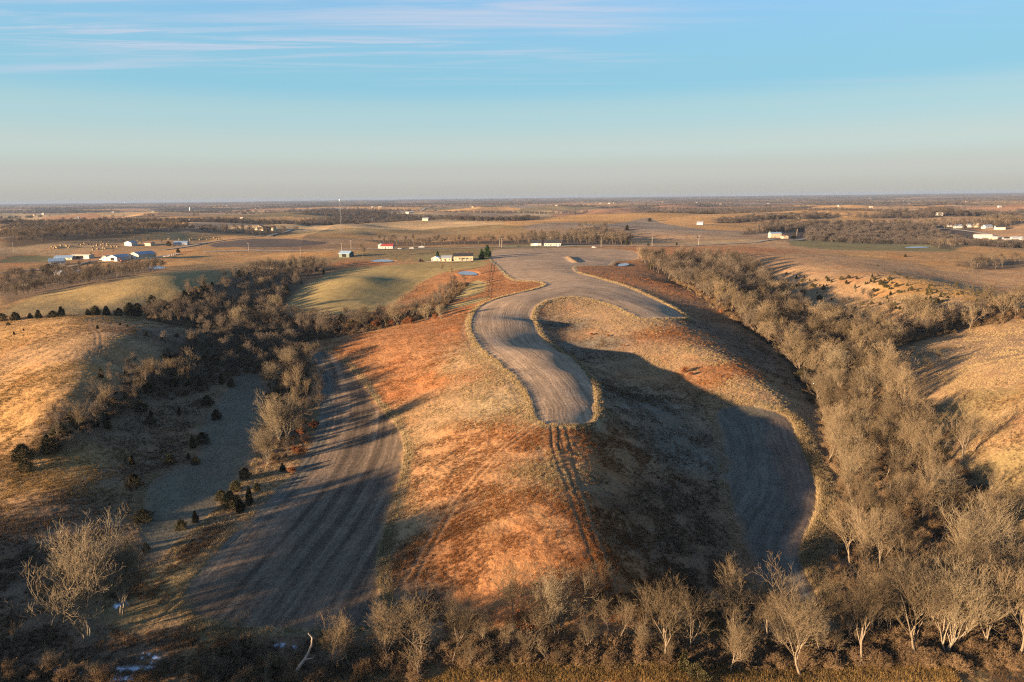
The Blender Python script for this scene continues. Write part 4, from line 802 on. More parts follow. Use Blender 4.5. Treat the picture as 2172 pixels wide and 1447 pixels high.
for i, (nm_, lb) in enumerate((('rust', 'clumps of rust coloured bluestem grass on the ridge'), ('gold', 'clumps of golden prairie grass'), ('pale', 'clumps of pale straw grass along the field edges'), ('brown', 'clumps of brown weathered grass'))):
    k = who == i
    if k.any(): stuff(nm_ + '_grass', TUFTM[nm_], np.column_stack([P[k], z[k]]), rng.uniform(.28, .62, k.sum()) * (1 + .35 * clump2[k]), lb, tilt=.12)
print('tufts', len(P))
# ------------------------------------------------------------ built things
M_ = {k: simple_mat(k, c, r, v, 1.5, s, m_) for k, c, r, v, s, m_ in (
 ('white_siding', (.36, .34, .31), .7, .08, .3, 0), ('cream_siding', (.38, .31, .21), .75, .1, .3, 0), ('tan_metal', (.42, .36, .27), .6, .12, .4, 0), ('green_metal', (.045, .075, .06), .6, .15, .4, 0), ('grey_siding', (.26, .27, .29), .8, .1, .3, 0),
 ('black_shingle', (.028, .028, .032), .85, .25, .2, 0), ('grey_metal_roof', (.22, .24, .27), .45, .12, .5, 0), ('red_metal_roof', (.22, .035, .028), .5, .15, .5, 0), ('brown_shingle', (.11, .07, .05), .85, .25, .2, 0), ('blue_metal_roof', (.16, .24, .33), .45, .1, .5, 0),
 ('window_glass', (.03, .04, .05), .12, .1, .8, 0), ('trim_white', (.66, .63, .58), .6, .05, .3, 0), ('door_brown', (.10, .05, .03), .6, .15, .3, 0), ('dark_opening', (.015, .014, .013), .9, .2, .1, 0), ('brick', (.20, .075, .05), .9, .3, .2, 0),
 ('pole_wood', (.14, .105, .075), .9, .2, .2, 0), ('galvanised', (.22, .22, .23), .45, .1, .6, .6), ('red_paint', (.33, .03, .018), .45, .15, .5, 0), ('white_paint', (.6, .6, .6), .35, .05, .6, 0), ('dark_paint', (.03, .035, .05), .35, .1, .6, 0), ('rubber', (.02, .02, .02), .9, .1, .2, 0),
 ('hay', (.22, .16, .09), .95, .3, .1, 0), ('gravel', (.27, .235, .19), .95, .15, .1, 0), ('pale_road', (.24, .215, .18), .9, .12, .15, 0), ('ice', (.20, .25, .30), .35, .12, .5, 0), ('dead_wood', (.30, .25, .20), .8, .2, .2, 0), ('pole_grey', (.30, .27, .23), .9, .15, .2, 0))}
class MB:
    def __init__(s): s.V, s.F = [], []
    def box(s, x0, x1, y0, y1, z0, z1):
        b = len(s.V); s.V += [(x, y, z) for x in (x0, x1) for y in (y0, y1) for z in (z0, z1)]
        s.F += [tuple(b + i for i in f) for f in ((0, 1, 3, 2), (4, 6, 7, 5), (0, 4, 5, 1), (2, 3, 7, 6), (0, 2, 6, 4), (1, 5, 7, 3))]; return s
    def prism(s, prof, x0, x1, axis='x'):
        """closed y,z outline pushed along x (or x,z outline pushed along y)"""
        b = len(s.V); n = len(prof)
        for e in (x0, x1):
            for p, q in prof: s.V.append((e, p, q) if axis == 'x' else (p, e, q))
        s.F += [tuple(b + i for i in range(n)), tuple(b + n + i for i in reversed(range(n)))] + [(b + i, b + n + i, b + n + (i + 1) % n, b + (i + 1) % n) for i in range(n)]; return s
    def tube(s, p0, p1, r0, r1=None, n=6):
        V, T = tubes([(*p0, *p1, r0, r1 or r0)], n); b = len(s.V); s.V += [tuple(v) for v in V]; s.F += [tuple(int(i) + b for i in t) for t in T]
        s.F += [tuple(b + i for i in range(n)), tuple(b + n + i for i in range(n))]; return s
    def make(s, name, mat, parent=None):
        me = mesh_from(name, s.V, s.F, mat); bm_fix(me); return link(name, me, parent)
import bmesh
def bm_fix(me):
    bm = bmesh.new(); bm.from_mesh(me); bmesh.ops.recalc_face_normals(bm, faces=bm.faces); bm.to_mesh(me); bm.free()
def gable_house(name, px, py, w, d, h, rise, wall, roof, rz, label, cat='house', axis='x', wins=0, side_wins=0, doors=0, chimney=False, big_door=False, porch=False, group=None, far=False, loc=None):
    """w along x, d along y; ridge along the given axis; front is -y"""
    x, y = loc or at(px, py); zs = [ground_z(x + a, y + b) for a in (-w / 2, w / 2) for b in (-d / 2, d / 2)]
    t = empty(name, (x, y, max(zs) - .1), rz, label, cat, group)
    o = .45; drop = .4 if far else 2.0
    if axis == 'x': prof = [(-d / 2, -drop), (d / 2, -drop), (d / 2, h), (0, h + rise), (-d / 2, h)]; MB().prism(prof, -w / 2, w / 2, 'x').make('wall', M_[wall], t)
    else: prof = [(-w / 2, -drop), (w / 2, -drop), (w / 2, h), (0, h + rise), (-w / 2, h)]; MB().prism(prof, -d / 2, d / 2, 'y').make('wall', M_[wall], t)
    s = (d if axis == 'x' else w) / 2; L = (w if axis == 'x' else d) / 2 + o; k = rise / s; e = s + o; th = .22; g = .03
    r = MB().prism([(-e, h - o * k + g), (0, h + rise + g), (e, h - o * k + g), (e, h - o * k + th), (0, h + rise + th), (-e, h - o * k + th)], -L, L, axis).make('roof', M_[roof], t)
    if chimney: MB().box(w * .2, w * .2 + .8, .2, 1.0, h + rise * .5, h + rise + 1.0).make('chimney', M_['brick'], r)
    def window(cx_, cz, face, ww=1.1, hh=1.3):
        if face == 'f': a = (cx_ - ww / 2, cx_ + ww / 2, -d / 2 - .06, -d / 2 + .05); gl = (cx_ - ww / 2 + .1, cx_ + ww / 2 - .1, -d / 2 - .09, -d / 2)
        else: a = (-w / 2 - .06, -w / 2 + .05, cx_ - ww / 2, cx_ + ww / 2); gl = (-w / 2 - .09, -w / 2, cx_ - ww / 2 + .1, cx_ + ww / 2 - .1)
        f = MB().box(*a, cz - hh / 2, cz + hh / 2).make('window', M_['trim_white'], t); MB().box(*gl, cz - hh / 2 + .1, cz + hh / 2 - .1).make('pane', M_['window_glass'], f)
    rows = [1.6] + ([4.2] if h > 5 else [])
    for cz in rows:
        for i in range(wins): window(-w / 2 + w * (i + .5) / wins + (.3 if doors and i == wins // 2 else 0), cz, 'f')
        for i in range(side_wins): window(-d / 2 + d * (i + .5) / side_wins, cz, 's')
    if doors:
        f = MB().box(w * .04 - .5 - w * .14, w * .04 + .5 - w * .14, -d / 2 - .05, -d / 2 + .04, 0, 2.1).make('door', M_['door_brown'], t); MB().tube((w * .04 + .3 - w * .14, -d / 2 - .05, 1), (w * .04 + .3 - w * .14, -d / 2 - .12, 1), .04).make('handle', M_['galvanised'], f)
    if big_door: MB().box(-w * .2, w * .2, -d / 2 - .05, -d / 2 + .04, 0, min(3.4, h - .4)).make('door_or_dark_sheet', M_['dark_opening' if big_door == 'open' else 'trim_white'], t)  # open fronts get a near-black sheet standing in for the shaded inside
    if porch:
        p = MB().box(-w * .3, w * .1, -d / 2 - 2, -d / 2 - .01, 2.5, 2.65).make('porch_roof', M_[roof], t)
        for q in (-w * .3 + .1, -w * .1, w * .1 - .1): MB().box(q - .07, q + .07, -d / 2 - 1.95, -d / 2 - 1.81, 0, 2.5).make('post', M_['trim_white'], p)
    return t
H_ = gable_house
# cream farmhouse beside the plateau field
H_('farmhouse', 983, 553, 17.5, 8.5, 4.2, 2.3, 'cream_siding', 'black_shingle', R(4), 'cream farmhouse with black roof beside two green pines', wins=5, side_wins=2, doors=1, chimney=True, porch=True)
H_('garage', 948, 554, 9, 8, 3.0, 1.8, 'cream_siding', 'grey_metal_roof', R(0), 'cream garage with pale grey roof left of the cream farmhouse', 'garage', wins=2, doors=1)
def carport(px, py):
    x, y = at(px, py); t = empty('carport', (x, y, ground_z(x, y)), R(-8), 'small white carport with pointed roof next to the cream garage', 'carport')
    MB().prism([(-3.9, 2.5), (0, 4.4), (3.9, 2.5), (3.9, 2.75), (0, 4.65), (-3.9, 2.75)], -3.4, 3.4, 'y').make('roof', M_['white_paint'], t)
    MB().prism([(-3.6, 2.5), (3.6, 2.5), (0, 4.3)], -3.3, -3.2, 'y').make('gable_panel', M_['white_siding'], t)
    for sx in (-3.4, 3.4):
        for sy in (-3.1, 0, 3.1): MB().box(sx - .09, sx + .09, sy - .09, sy + .09, -.6, 2.5).make('post', M_['trim_white'], t)
    MB().box(-3.3, 3.3, 2.95, 3.05, -.6, 2.5).make('back_wall', M_['tan_metal'], t)
carport(925, 554)
H_('farm_shed', 735, 545, 12, 9, 3.6, 2.2, 'green_metal', 'blue_metal_roof', R(-18), 'dark green metal shed with blue grey roof', 'shed', big_door='open')
H_('red_roofed_house', 822, 527, 14, 8, 3.0, 2.2, 'white_siding', 'red_metal_roof', R(-4), 'white house with bright red roof', wins=4, doors=1, side_wins=1)
H_('garage', 809, 527, 6, 6, 4.4, 1.4, 'white_siding', 'grey_metal_roof', R(-4), 'white two storey garage at the left end of the red roofed house', 'garage', axis='y', wins=1)
H_('ranch_house', 1172, 521, 19, 10, 3.2, 3.2, 'white_siding', 'black_shingle', R(-6), 'larger white wing of the black roofed house behind the plateau field', wins=6, side_wins=2, doors=1)
H_('ranch_house', 1138, 521, 12, 10, 3.0, 3.0, 'white_siding', 'black_shingle', R(-10), 'smaller white wing with pointed end left of the black roofed house', wins=2, side_wins=1, big_door=True)
# left farms
H_('barn', 304, 548, 15, 20, 4.6, 2.6, 'cream_siding', 'grey_metal_roof', R(-28), 'cream barn with broad gable facing the fence', 'barn', axis='y', big_door=True, wins=0)
H_('machine_shed', 231, 553, 8, 9, 3.6, 1.6, 'cream_siding', 'white_siding', R(-20), 'small cream shed left of the open fronted shed', 'shed', axis='y', big_door=True)
H_('machine_shed', 254, 552, 14, 16, 3.4, 2.2, 'white_siding', 'grey_metal_roof', R(-24), 'white open fronted shed with red machine before it', 'shed', axis='y', big_door='open')
H_('farm_shed', 139, 551, 19, 10, 2.6, 2.0, 'tan_metal', 'blue_metal_roof', R(6), 'long low shed with pale blue roof', 'shed', wins=3)
H_('farm_shed', 176, 549, 22, 9, 3.8, .8, 'tan_metal', 'tan_metal', R(-6), 'long tan low roofed shed between house and road', 'shed', big_door='open', wins=0)
H_('farmhouse', 122, 561, 13, 9, 3.2, 2.4, 'white_siding', 'blue_metal_roof', R(24), 'white house with blue roof nearest the spruce', wins=3, doors=1)
H_('shed', 166, 583, 11, 7, 3.0, 1.4, 'white_siding', 'grey_metal_roof', R(-5), 'open shed with white roof inside the grove', 'shed', big_door='open')
H_('shed', 146, 586, 6, 5, 2.4, 1.2, 'tan_metal', 'white_siding', R(20), 'little white roofed shed left of the open grove shed', 'shed')
H_('shed', 127, 583, 7, 5, 2.4, 1.4, 'grey_siding', 'grey_metal_roof', R(-15), 'small grey shed under the spruce', 'shed')
H_('shed', 54, 605, 7, 5, 2.2, 1.2, 'tan_metal', 'brown_shingle', R(10), 'tiny brown roofed shed among trees at the left edge', 'shed')
H_('farmhouse', 278, 521, 12, 9, 3.4, 2.0, 'white_siding', 'grey_metal_roof', R(-20), 'white house left of the grove by the bales', axis='y', wins=2)
H_('farmhouse', 317, 521, 10, 8, 3.2, 1.8, 'cream_siding', 'brown_shingle', R(-12), 'cream house standing in the grove by the bales', wins=2)
H_('farm_shed', 385, 520, 17, 9, 3.0, 1.8, 'grey_siding', 'blue_metal_roof', R(8), 'blue roofed shed beside the pale road', 'shed', wins=2)
H_('farmhouse', 553, 488, 17, 11, 4.5, 2.8, 'cream_siding', 'brown_shingle', R(-15), 'cream two gabled house alone on the far slope', axis='y', wins=2)
H_('farmhouse', 575, 488, 14, 10, 3.8, 2.6, 'cream_siding', 'brown_shingle', R(-10), 'smaller cream house right of the one on the far slope', wins=3)
# right farms
H_('hilltop_house', 1643, 504, 17, 9, 6.2, 1.6, 'cream_siding', 'blue_metal_roof', R(6), 'tall cream house with blue roof on the right hilltop', wins=4, side_wins=2, doors=1)
H_('hilltop_house', 1664, 506, 8, 7, 3.2, 1.8, 'cream_siding', 'brown_shingle', R(10), 'small cream outbuilding right of the hilltop house', 'shed', axis='y', wins=1)
H_('long_barn', 2084, 505, 22, 9, 2.8, 1.8, 'white_siding', 'white_siding', R(-14), 'long white barn beside the gravel road', 'barn', wins=4)
H_('long_barn', 2106, 508, 9, 7, 2.6, 1.4, 'tan_metal', 'white_siding', R(-14), 'short tan barn at the end of the long white barn', 'barn')
H_('shed', 2135, 510, 10, 7, 2.6, 1.6, 'grey_siding', 'black_shingle', R(-8), 'dark roofed shed among the hamlet houses', 'shed')
H_('farmhouse', 2155, 511, 13, 8, 3.2, 2.2, 'white_siding', 'grey_metal_roof', R(-12), 'white house at the right hamlet', wins=3)
H_('farmhouse', 2170, 513, 8, 8, 4.2, 2.4, 'white_siding', 'grey_metal_roof', R(8), 'tall white house cut by the right picture edge', axis='y', wins=2)
FARB = [(2031,484,14,'white house with steep roof in the trees on the right'),(1983,480,18,'long pale barn left of the steep roofed white house'),(2015,481,8,'small white shed between barn and steep roofed house'),(2057,482,10,'low cream house right of the steep roofed one'),(2070,482,8,'small cream garage in the right tree belt'),
 (2093,485,20,'grey blue long roofed house in the right tree belt'),(2120,487,17,'cream house at the end of the right tree belt'),(1702,464,22,'long white building far right of centre'),(1485,477,14,'pale house alone in the far fields right of centre'),(1992,458,14,'pale house before the dark far woods'),
 (903,468,16,'cream farmhouse in far woods left of centre'),(908,467,8,'little shed beside the far cream farmhouse'),(844,453,16,'white farm building, left of the far white cluster'),(853,453,16,'white farm building, second in the far white cluster'),(864,453,20,'long white farm building in the far white cluster'),(874,452,16,'white farm building, right of the far white cluster'),(813,453,10,'lone shed by the far road'),
 (401,467,16,'white house in the far plain on the left'),(441,467,14,'white house right of the far plain house'),(513,466,10,'small white shed on the far plain'),(164,464,18,'pale long barn before far left woods'),(38,468,14,'pale house before the far left woods'),(73,457,10,'white shed left of the far left row'),(84,456,14,'white building heading the far left row'),(92,455,14,'white building ending the far left row'),
 (325,451,12,None),(374,449,10,None),(43,445,14,None),(542,443,16,None),(806,440,22,None),(790,440,14,None),(1003,440,14,None),(963,431,20,None),(1266,429,26,None),(1275,432,22,None),(1292,432,20,None),(1304,431,24,None),(1405,429,20,None),(1478,430,22,None),(1529,434,22,None),(1785,434,24,None),(1780,438,12,None),(1848,440,14,None),(1649,423,24,None),(1630,433,14,None),(1846,421,30,None),(700,436,14,None),(1100,430,20,None),(640,434,16,None),(480,437,14,None),(210,440,14,None),(1930,432,18,None),(2050,428,22,None),(2120,440,14,None),(240,452,10,None),(1180,437,14,None),(1350,440,12,None),(1560,446,12,None),(300,434,20,None)]
for i, (a, b, w_, lb) in enumerate(FARB):
    wl_ = ('white_siding', 'cream_siding', 'white_siding')[i % 3]; rf_ = ('grey_metal_roof', 'black_shingle', 'brown_shingle', 'grey_metal_roof', 'tan_metal')[i % 5]
    H_('farm_building', a, b, w_ * .8, 8, 3.4, 2.4, wl_, rf_, R(random.uniform(-25, 25)), lb or 'tiny pale farm building lost in the hazy far plain', 'farm building', group=None if lb else 'tiny far farm buildings', far=True)
def silo(px, py, h, r, label):
    x, y = at(px, py); t = empty('silo', (x, y, ground_z(x, y)), 0, label, 'silo'); MB().tube((0, 0, -.5), (0, 0, h), r, r, 14).make('shaft', M_['white_paint'], t)
    m = MB()
    for k in range(4): a0, a1 = k * math.pi / 8, (k + 1) * math.pi / 8; m.tube((0, 0, h + r * .7 * math.sin(a0)), (0, 0, h + r * .7 * math.sin(a1)), r * math.cos(a0), max(.05, r * math.cos(a1)), 14)
    m.make('dome', M_['galvanised'], t)
silo(403, 447, 26, 3.4, 'tall white silo on the far left plain')
silo(265, 431, 34, 9, 'squat pale tank on the left skyline')

def lattice_tower(px, py, h):
    x, y = at(px, py); t = empty('lattice_tower', (x, y, ground_z(x, y)), 0, 'tall thin lattice mast rising above the far wooded draw', 'tower'); F = []
    for k in range(3):
        a = k * 2.094 + .5; m = MB(); pts_ = []
        for s_ in range(9):
            q = s_ / 8; rr_ = 3.0 * (1 - q) ** 1.5 + .35; pts_.append((rr_ * math.cos(a), rr_ * math.sin(a), h * q - .3))
        for p, q in zip(pts_[:-1], pts_[1:]): m.tube(p, q, .10, .08, 5)
        m.make('leg', M_['galvanised'], t); F.append(pts_)
    m = MB()
    for s_ in range(8):
        for k in range(3): m.tube(F[k][s_], F[(k + 1) % 3][s_ + 1], .045, .045, 4).tube(F[k][s_ + 1], F[(k + 1) % 3][s_ + 1], .07, .07, 4)
    m.make('bracing', M_['galvanised'], t); MB().tube((0, 0, h - .5), (0, 0, h + 1.2), .9, 1.1, 10).make('antenna_head', M_['white_paint'], t)
lattice_tower(725, 497, 52)

def utility_pole(px, py, h, rz, label):
    x, y = at(px, py); t = empty('utility_pole', (x, y, ground_z(x, y)), rz, label, 'utility pole', 'wooden poles along the road')
    MB().tube((0, 0, -1), (0, 0, h), .20, .13, 7).make('pole', M_['pole_grey'], t); c = MB().box(-1.2, 1.2, -.08, .08, h - .9, h - .72).make('crossarm', M_['pole_wood'], t)
    for q in (-1.0, -.35, .35, 1.0): MB().tube((q, 0, h - .72), (q, 0, h - .5), .05, .04, 5).make('insulator', M_['white_paint'], c)
for a, b, lb in ((1060, 524, 'left one of the two poles at the near corner of the plateau field'), (1064, 525, 'right one of the two poles at the near corner of the plateau field'), (1275, 524, 'pole behind the parked white car'), (1383, 522, 'pole right of the plateau field on the road'), (1482, 520, 'pole on the bare verge beside the tan slope'), (1632, 506, 'pole in front of the hilltop house'), (528, 534, 'pole above the golden field on the left'), (638, 546, 'pole over the golden field nearer the green shed'), (725, 535, 'pole behind the dark green shed'), (745, 529, 'pole between green shed and broad bare tree'), (219, 551, 'pole at the barns by the drive'), (29, 533, 'pole at the left picture edge'), (1690, 500, 'pole right of the hilltop house')):
    utility_pole(a, b, 10.5, R(random.uniform(-20, 20)), 'wooden utility ' + lb)
def yard_light(px, py, label):
    x, y = at(px, py); t = empty('yard_light', (x, y, ground_z(x, y)), 0, label, 'yard light'); MB().tube((0, 0, -.5), (0, 0, 9), .12, .08, 6).make('pole', M_['pole_grey'], t); MB().tube((0, 0, 8.8), (0, -1.0, 9.1), .06, .05, 5).make('arm', M_['galvanised'], t); MB().box(-.3, .3, -1.5, -.9, 8.95, 9.25).make('lamp_head', M_['white_paint'], t)
yard_light(1167, 521, 'yard light before the black roofed white house'); yard_light(877, 526, 'yard light near the red roofed house')

def vehicle(px, py, rz, body, label, kind='car', group=None, sc_=1.0):
    x, y = at(px, py); t = empty('parked_' + kind, (x, y, ground_z(x, y) + .02), rz, label, kind, group, sc_)
    if kind == 'car': prof = [(-2.2, .35), (2.2, .35), (2.25, .8), (1.4, .95), (.8, 1.45), (-1.0, 1.48), (-1.7, 1.0), (-2.2, .9)]
    else: prof = [(-2.7, .5), (2.6, .5), (2.65, 1.1), (1.6, 1.2), (1.0, 1.85), (-.3, 1.85), (-.5, 1.15), (-2.7, 1.15)]
    b = MB().prism([(p, q) for p, q in prof], -.88, .88, 'y').make('body', M_[body], t)
    g = MB().prism([(-.9, 1.0), (1.1, 1.0), (.7, 1.38), (-.85, 1.38)] if kind == 'car' else [(-.25, 1.2), (1.3, 1.2), (.9, 1.75), (-.2, 1.75)], -.9, .9, 'y').make('glass', M_['window_glass'], b)
    for sx in (-1.4, 1.4):
        for sy in (-.8, .8): MB().tube((sx, sy - .12, .34), (sx, sy + .12, .34), .34, .34, 12).make('wheel', M_['rubber'], t)
vehicle(1260, 526, R(5), 'white_paint', 'white car on the road behind the plateau field')
vehicle(1184, 523, R(80), 'white_paint', 'white pickup at the right end of the black roofed house', 'truck')
vehicle(842, 528, R(10), 'dark_paint', 'dark car right of the red roofed house'); vehicle(848, 529, R(15), 'white_paint', 'light car beside the dark one at the red roofed house')
vehicle(873, 528, R(0), 'white_paint', 'white pickup farther right of the red roofed house', 'truck'); vehicle(894, 526, R(5), 'white_paint', 'white van under the broad bare tree', 'truck', sc_=1.3)
vehicle(1769, 499, R(35), 'red_paint', 'red car on the road climbing the right hill')
vehicle(217, 552, R(-20), 'white_paint', 'white pickup on the drive by the barns', 'truck'); vehicle(172, 552, R(10), 'dark_paint', 'dark pickup before the long tan shed', 'truck')
vehicle(1100, 524, R(4), 'dark_paint', 'dark car on the road left of the black roofed house')
def tractor(px, py, rz, label, s=1.0):
    x, y = at(px, py); t = empty('tractor', (x, y, ground_z(x, y)), rz, label, 'tractor', None, s)
    MB().prism([(-.9, .9), (2.0, .8), (2.1, 1.5), (.2, 1.75), (-.9, 1.5)], -.42, .42, 'y').make('bonnet', M_['red_paint'], t)
    c = MB().prism([(-1.5, 1.3), (.2, 1.3), (.05, 2.75), (-1.35, 2.75)], -.75, .75, 'y').make('cab', M_['window_glass'], t); MB().box(-1.55, .25, -.85, .85, 2.78, 2.9).make('cab_roof', M_['red_paint'], c)
    for sy in (-.95, .95): MB().tube((-.9, sy - .25, .85), (-.9, sy + .25, .85), .85, .85, 16).make('rear_wheel', M_['rubber'], t); MB().tube((1.5, sy * .8 - .14, .5), (1.5, sy * .8 + .14, .5), .5, .5, 14).make('front_wheel', M_['rubber'], t)
    MB().tube((1.0, .2, 1.6), (1.0, .2, 2.5), .06, .06, 6).make('exhaust', M_['dark_opening'], t)
tractor(893, 556, R(20), 'red tractor left of the white carport', 1.15); tractor(256, 555, R(-30), 'red tractor before the open fronted shed')
# round bales
bl = MB(); bl.tube((0, -.75, .75), (0, .75, .75), .78, .78, 16); bale_me = mesh_from('bale', bl.V, bl.F, M_['hay']); bm_fix(bale_me)
tw_ = MB(); tw_.tube((0, -.35, .75), (0, -.28, .75), .795, .795, 16).tube((0, .28, .75), (0, .35, .75), .795, .795, 16); twine_me = mesh_from('twine', tw_.V, tw_.F, M_['pole_wood'])
for k in range(84):
    if k < 60: q = (random.uniform(105, 300), 0); q = (q[0], 524 - (q[0] - 105) / 195 * 20 + random.uniform(0, 17) * min(1, (q[0] - 80) / 120))
    else: q = (random.uniform(300, 470), random.gauss(508, 1.6))
    x, y = at(*q); t = empty('round_bale', (x, y, ground_z(x, y) - .05), random.uniform(0, 3.1), 'round hay bale lying out in the bale field by the grove', 'hay bale', 'round bales in the field', 1.15); link('bale', bale_me, t); link('twine', twine_me, t)
# roads lie on the land
def drape(name, pts_, w, mat, label, lift=.12, n=2):
    P = smooth(poly(*pts_), False, n); Q = [P[0]]
    for a, b in zip(P[:-1], P[1:]):
        k = max(1, int(np.hypot(*(b - a)) / 9)); Q += [a + (b - a) * (i + 1) / k for i in range(k)]
    Q = np.array(Q); T_ = np.gradient(Q, axis=0); T_ /= np.linalg.norm(T_, axis=1, keepdims=True) + 1e-9; Nn = np.stack([-T_[:, 1], T_[:, 0]], 1)
    rows = [Q + Nn * w * s for s in (-.5, -.25, 0, .25, .5)]; Z = [heights(r_) + lift + (.06 if i in (1, 2, 3) else -.12) + np.hypot(r_[:, 0], r_[:, 1]) * .0006 for i, r_ in enumerate(rows)]
    V = np.concatenate([np.column_stack([r_, z_]) for r_, z_ in zip(rows, Z)]); n_ = len(Q); F = [(j * n_ + i, j * n_ + i + 1, (j + 1) * n_ + i + 1, (j + 1) * n_ + i) for j in range(4) for i in range(n_ - 1)]
    o = link(name, mesh_from(name, V, F, M_[mat], smooth_=True)); o['kind'] = 'structure'; o['label'] = label; return o
drape('road', [(430,535),(600,530),(760,530),(900,528),(1040,525),(1200,522),(1340,522),(1400,524),(1560,517),(1620,514),(1700,508),(1760,500),(1800,494),(1850,490),(1960,486),(2010,485),(2070,493),(2120,504),(2172,513)], 7, 'pale_road', 'pale county road crossing the plateau')
drape('road', [(345,531),(380,526),(415,521),(450,514),(481,509),(520,505),(555,502),(573,500),(586,496),(604,494),(622,487)], 7, 'pale_road', 'pale road rising past the bale field')
drape('road', [(0,580),(40,575),(100,573),(172,563),(220,552),(273,551),(330,545),(380,539)], 4.5, 'gravel', 'gravel drive to the left farm')
drape('road', [(786,468),(799,462),(816,459),(829,452),(860,450),(890,448),(905,440),(980,438)], 12, 'pale_road', 'far pale road over the hills')
drape('road', [(1588,455),(1640,453),(1690,453)], 12, 'pale_road', 'far road on the right plain')
drape('path', [(1130,521),(1160,524),(1185,524),(1215,523)], 7, 'gravel', 'gravel yard before the black roofed house'); drape('path', [(905,556),(950,556),(1000,555)], 4, 'gravel', 'drive before the cream farmhouse')
# frozen ponds
for k, P in enumerate(PONDS):
    zc = PONDZ[k]; o = link('pond', mesh_from('pond', [(x, y, zc + .25) for x, y in P], [tuple(range(len(P)))], M_['ice'])); bm_fix(o.data); o['kind'] = 'structure'; o['label'] = 'small frozen farm pond'
# fences
def fence(name, pts_, step, h, mat, rails, label, thick=.09):
    P = poly(*pts_); t = None; Q = []
    for a, b in zip(P[:-1], P[1:]):
        k = max(1, int(np.hypot(*(b - a)) / step)); Q += [a + (b - a) * i / k for i in range(k)]
    Q.append(P[-1]); Q = Q[:100]; Z = [ground_z(*q) for q in Q]; t = empty(name, (Q[0][0], Q[0][1], Z[0]), 0, label, 'fence'); ox, oy, oz = Q[0][0], Q[0][1], Z[0]
    pm = MB().box(-thick, thick, -thick, thick, -.4, h); me = mesh_from('post', pm.V, pm.F, M_[mat]); bm_fix(me)
    for q, z in zip(Q, Z): link('post', me, t, (q[0] - ox, q[1] - oy, z - oz))
    for r_ in rails:
        m = MB()
        for (a, za), (b, zb) in zip(zip(Q[:-1], Z[:-1]), zip(Q[1:], Z[1:])): m.tube((a[0] - ox, a[1] - oy, za - oz + r_ * h), (b[0] - ox, b[1] - oy, zb - oz + r_ * h), thick * .7, thick * .7, 4)
        m.make('rail', M_[mat], t)
fence('board_fence', [(292,551),(330,548),(360,543),(380,539)], 4, 1.4, 'trim_white', (.35, .65, .95), 'white board fence curving along the drive before the cream barn', .14)
fence('wire_fence', [(1037,556),(1032,590),(1029,625),(1027,642),(985,655),(945,664)], 5, 1.3, 'pole_wood', (.5, .9), 'thin post and wire fence between mown strips and rust grass', .07)
fence('wire_fence', [(815,562),(860,560),(905,558),(960,558),(1035,554)], 6, 1.3, 'pole_wood', (.5, .9), 'low wire fence below the cream farmhouse', .08)
# bleached snag by the ditch
def snag():
    x, y = at(622, 1436); t = empty('dead_snag', (x, y, ground_z(x, y) - .2), 0, 'bleached bare snag leaning over the ditch at the bottom', 'dead tree')
    P = [(0, 0, 0), (.9, .3, 1.7), (1.9, .6, 3.0), (2.7, .7, 4.4), (3.3, .6, 5.8), (3.5, .5, 7.2), (2.9, .5, 8.0)]; m = MB()
    for i, (p, q) in enumerate(zip(P[:-1], P[1:])): m.tube(p, q, .30 - .035 * i, .27 - .035 * i, 7)
    m.make('trunk', M_['dead_wood'], t); MB().tube((1.9, .6, 3.0), (3.4, .2, 3.6), .13, .05, 6).tube((3.4, .2, 3.6), (3.9, .1, 4.2), .05, .02, 5).make('branch', M_['dead_wood'], t)
snag()
def log(px, py, L, rz, label):
    x, y = at(px, py); t = empty('fallen_log', (x, y, ground_z(x, y) + .5), rz, label, 'log'); t.rotation_euler = (0, R(-12), rz)
    MB().tube((-L / 2, 0, 0), (L / 2, .3, 0), .28, .14, 8).make('trunk', M_['dead_wood'], t); MB().tube((L * .2, .1, 0), (L * .42, 1.5, 1.2), .1, .04, 6).make('branch', M_['dead_wood'], t)
log(2095, 1252, 12, R(15), 'pale fallen trunk leaning in the lower right wood'); log(1745, 830, 8, R(60), 'reddish fallen log in the middle of the creek wood')
# ------------------------------------------------------------ air
def haze():
    V = [(x, y, z) for x in (-27000, 27000) for y in (-27000, 27000) for z in (-60, 66)]
    F = [(0, 1, 3, 2), (4, 6, 7, 5), (0, 4, 5, 1), (2, 3, 7, 6), (0, 2, 6, 4), (1, 5, 7, 3)]
    m = bpy.data.materials.new('haze_air'); m.use_nodes = True; nt = m.node_tree; nt.nodes.clear()
    out = nt.nodes.new('ShaderNodeOutputMaterial'); v = nt.nodes.new('ShaderNodeVolumePrincipled'); v.inputs['Color'].default_value = (.20, .275, .41, 1)
    v.inputs['Density'].default_value = 5e-5; v.inputs['Anisotropy'].default_value = 0.0; nt.links.new(v.outputs[0], out.inputs['Volume'])
    o = link('haze', mesh_from('haze', V, F, m)); o['kind'] = 'stuff'; o['label'] = 'thin winter haze over the plain'
haze()
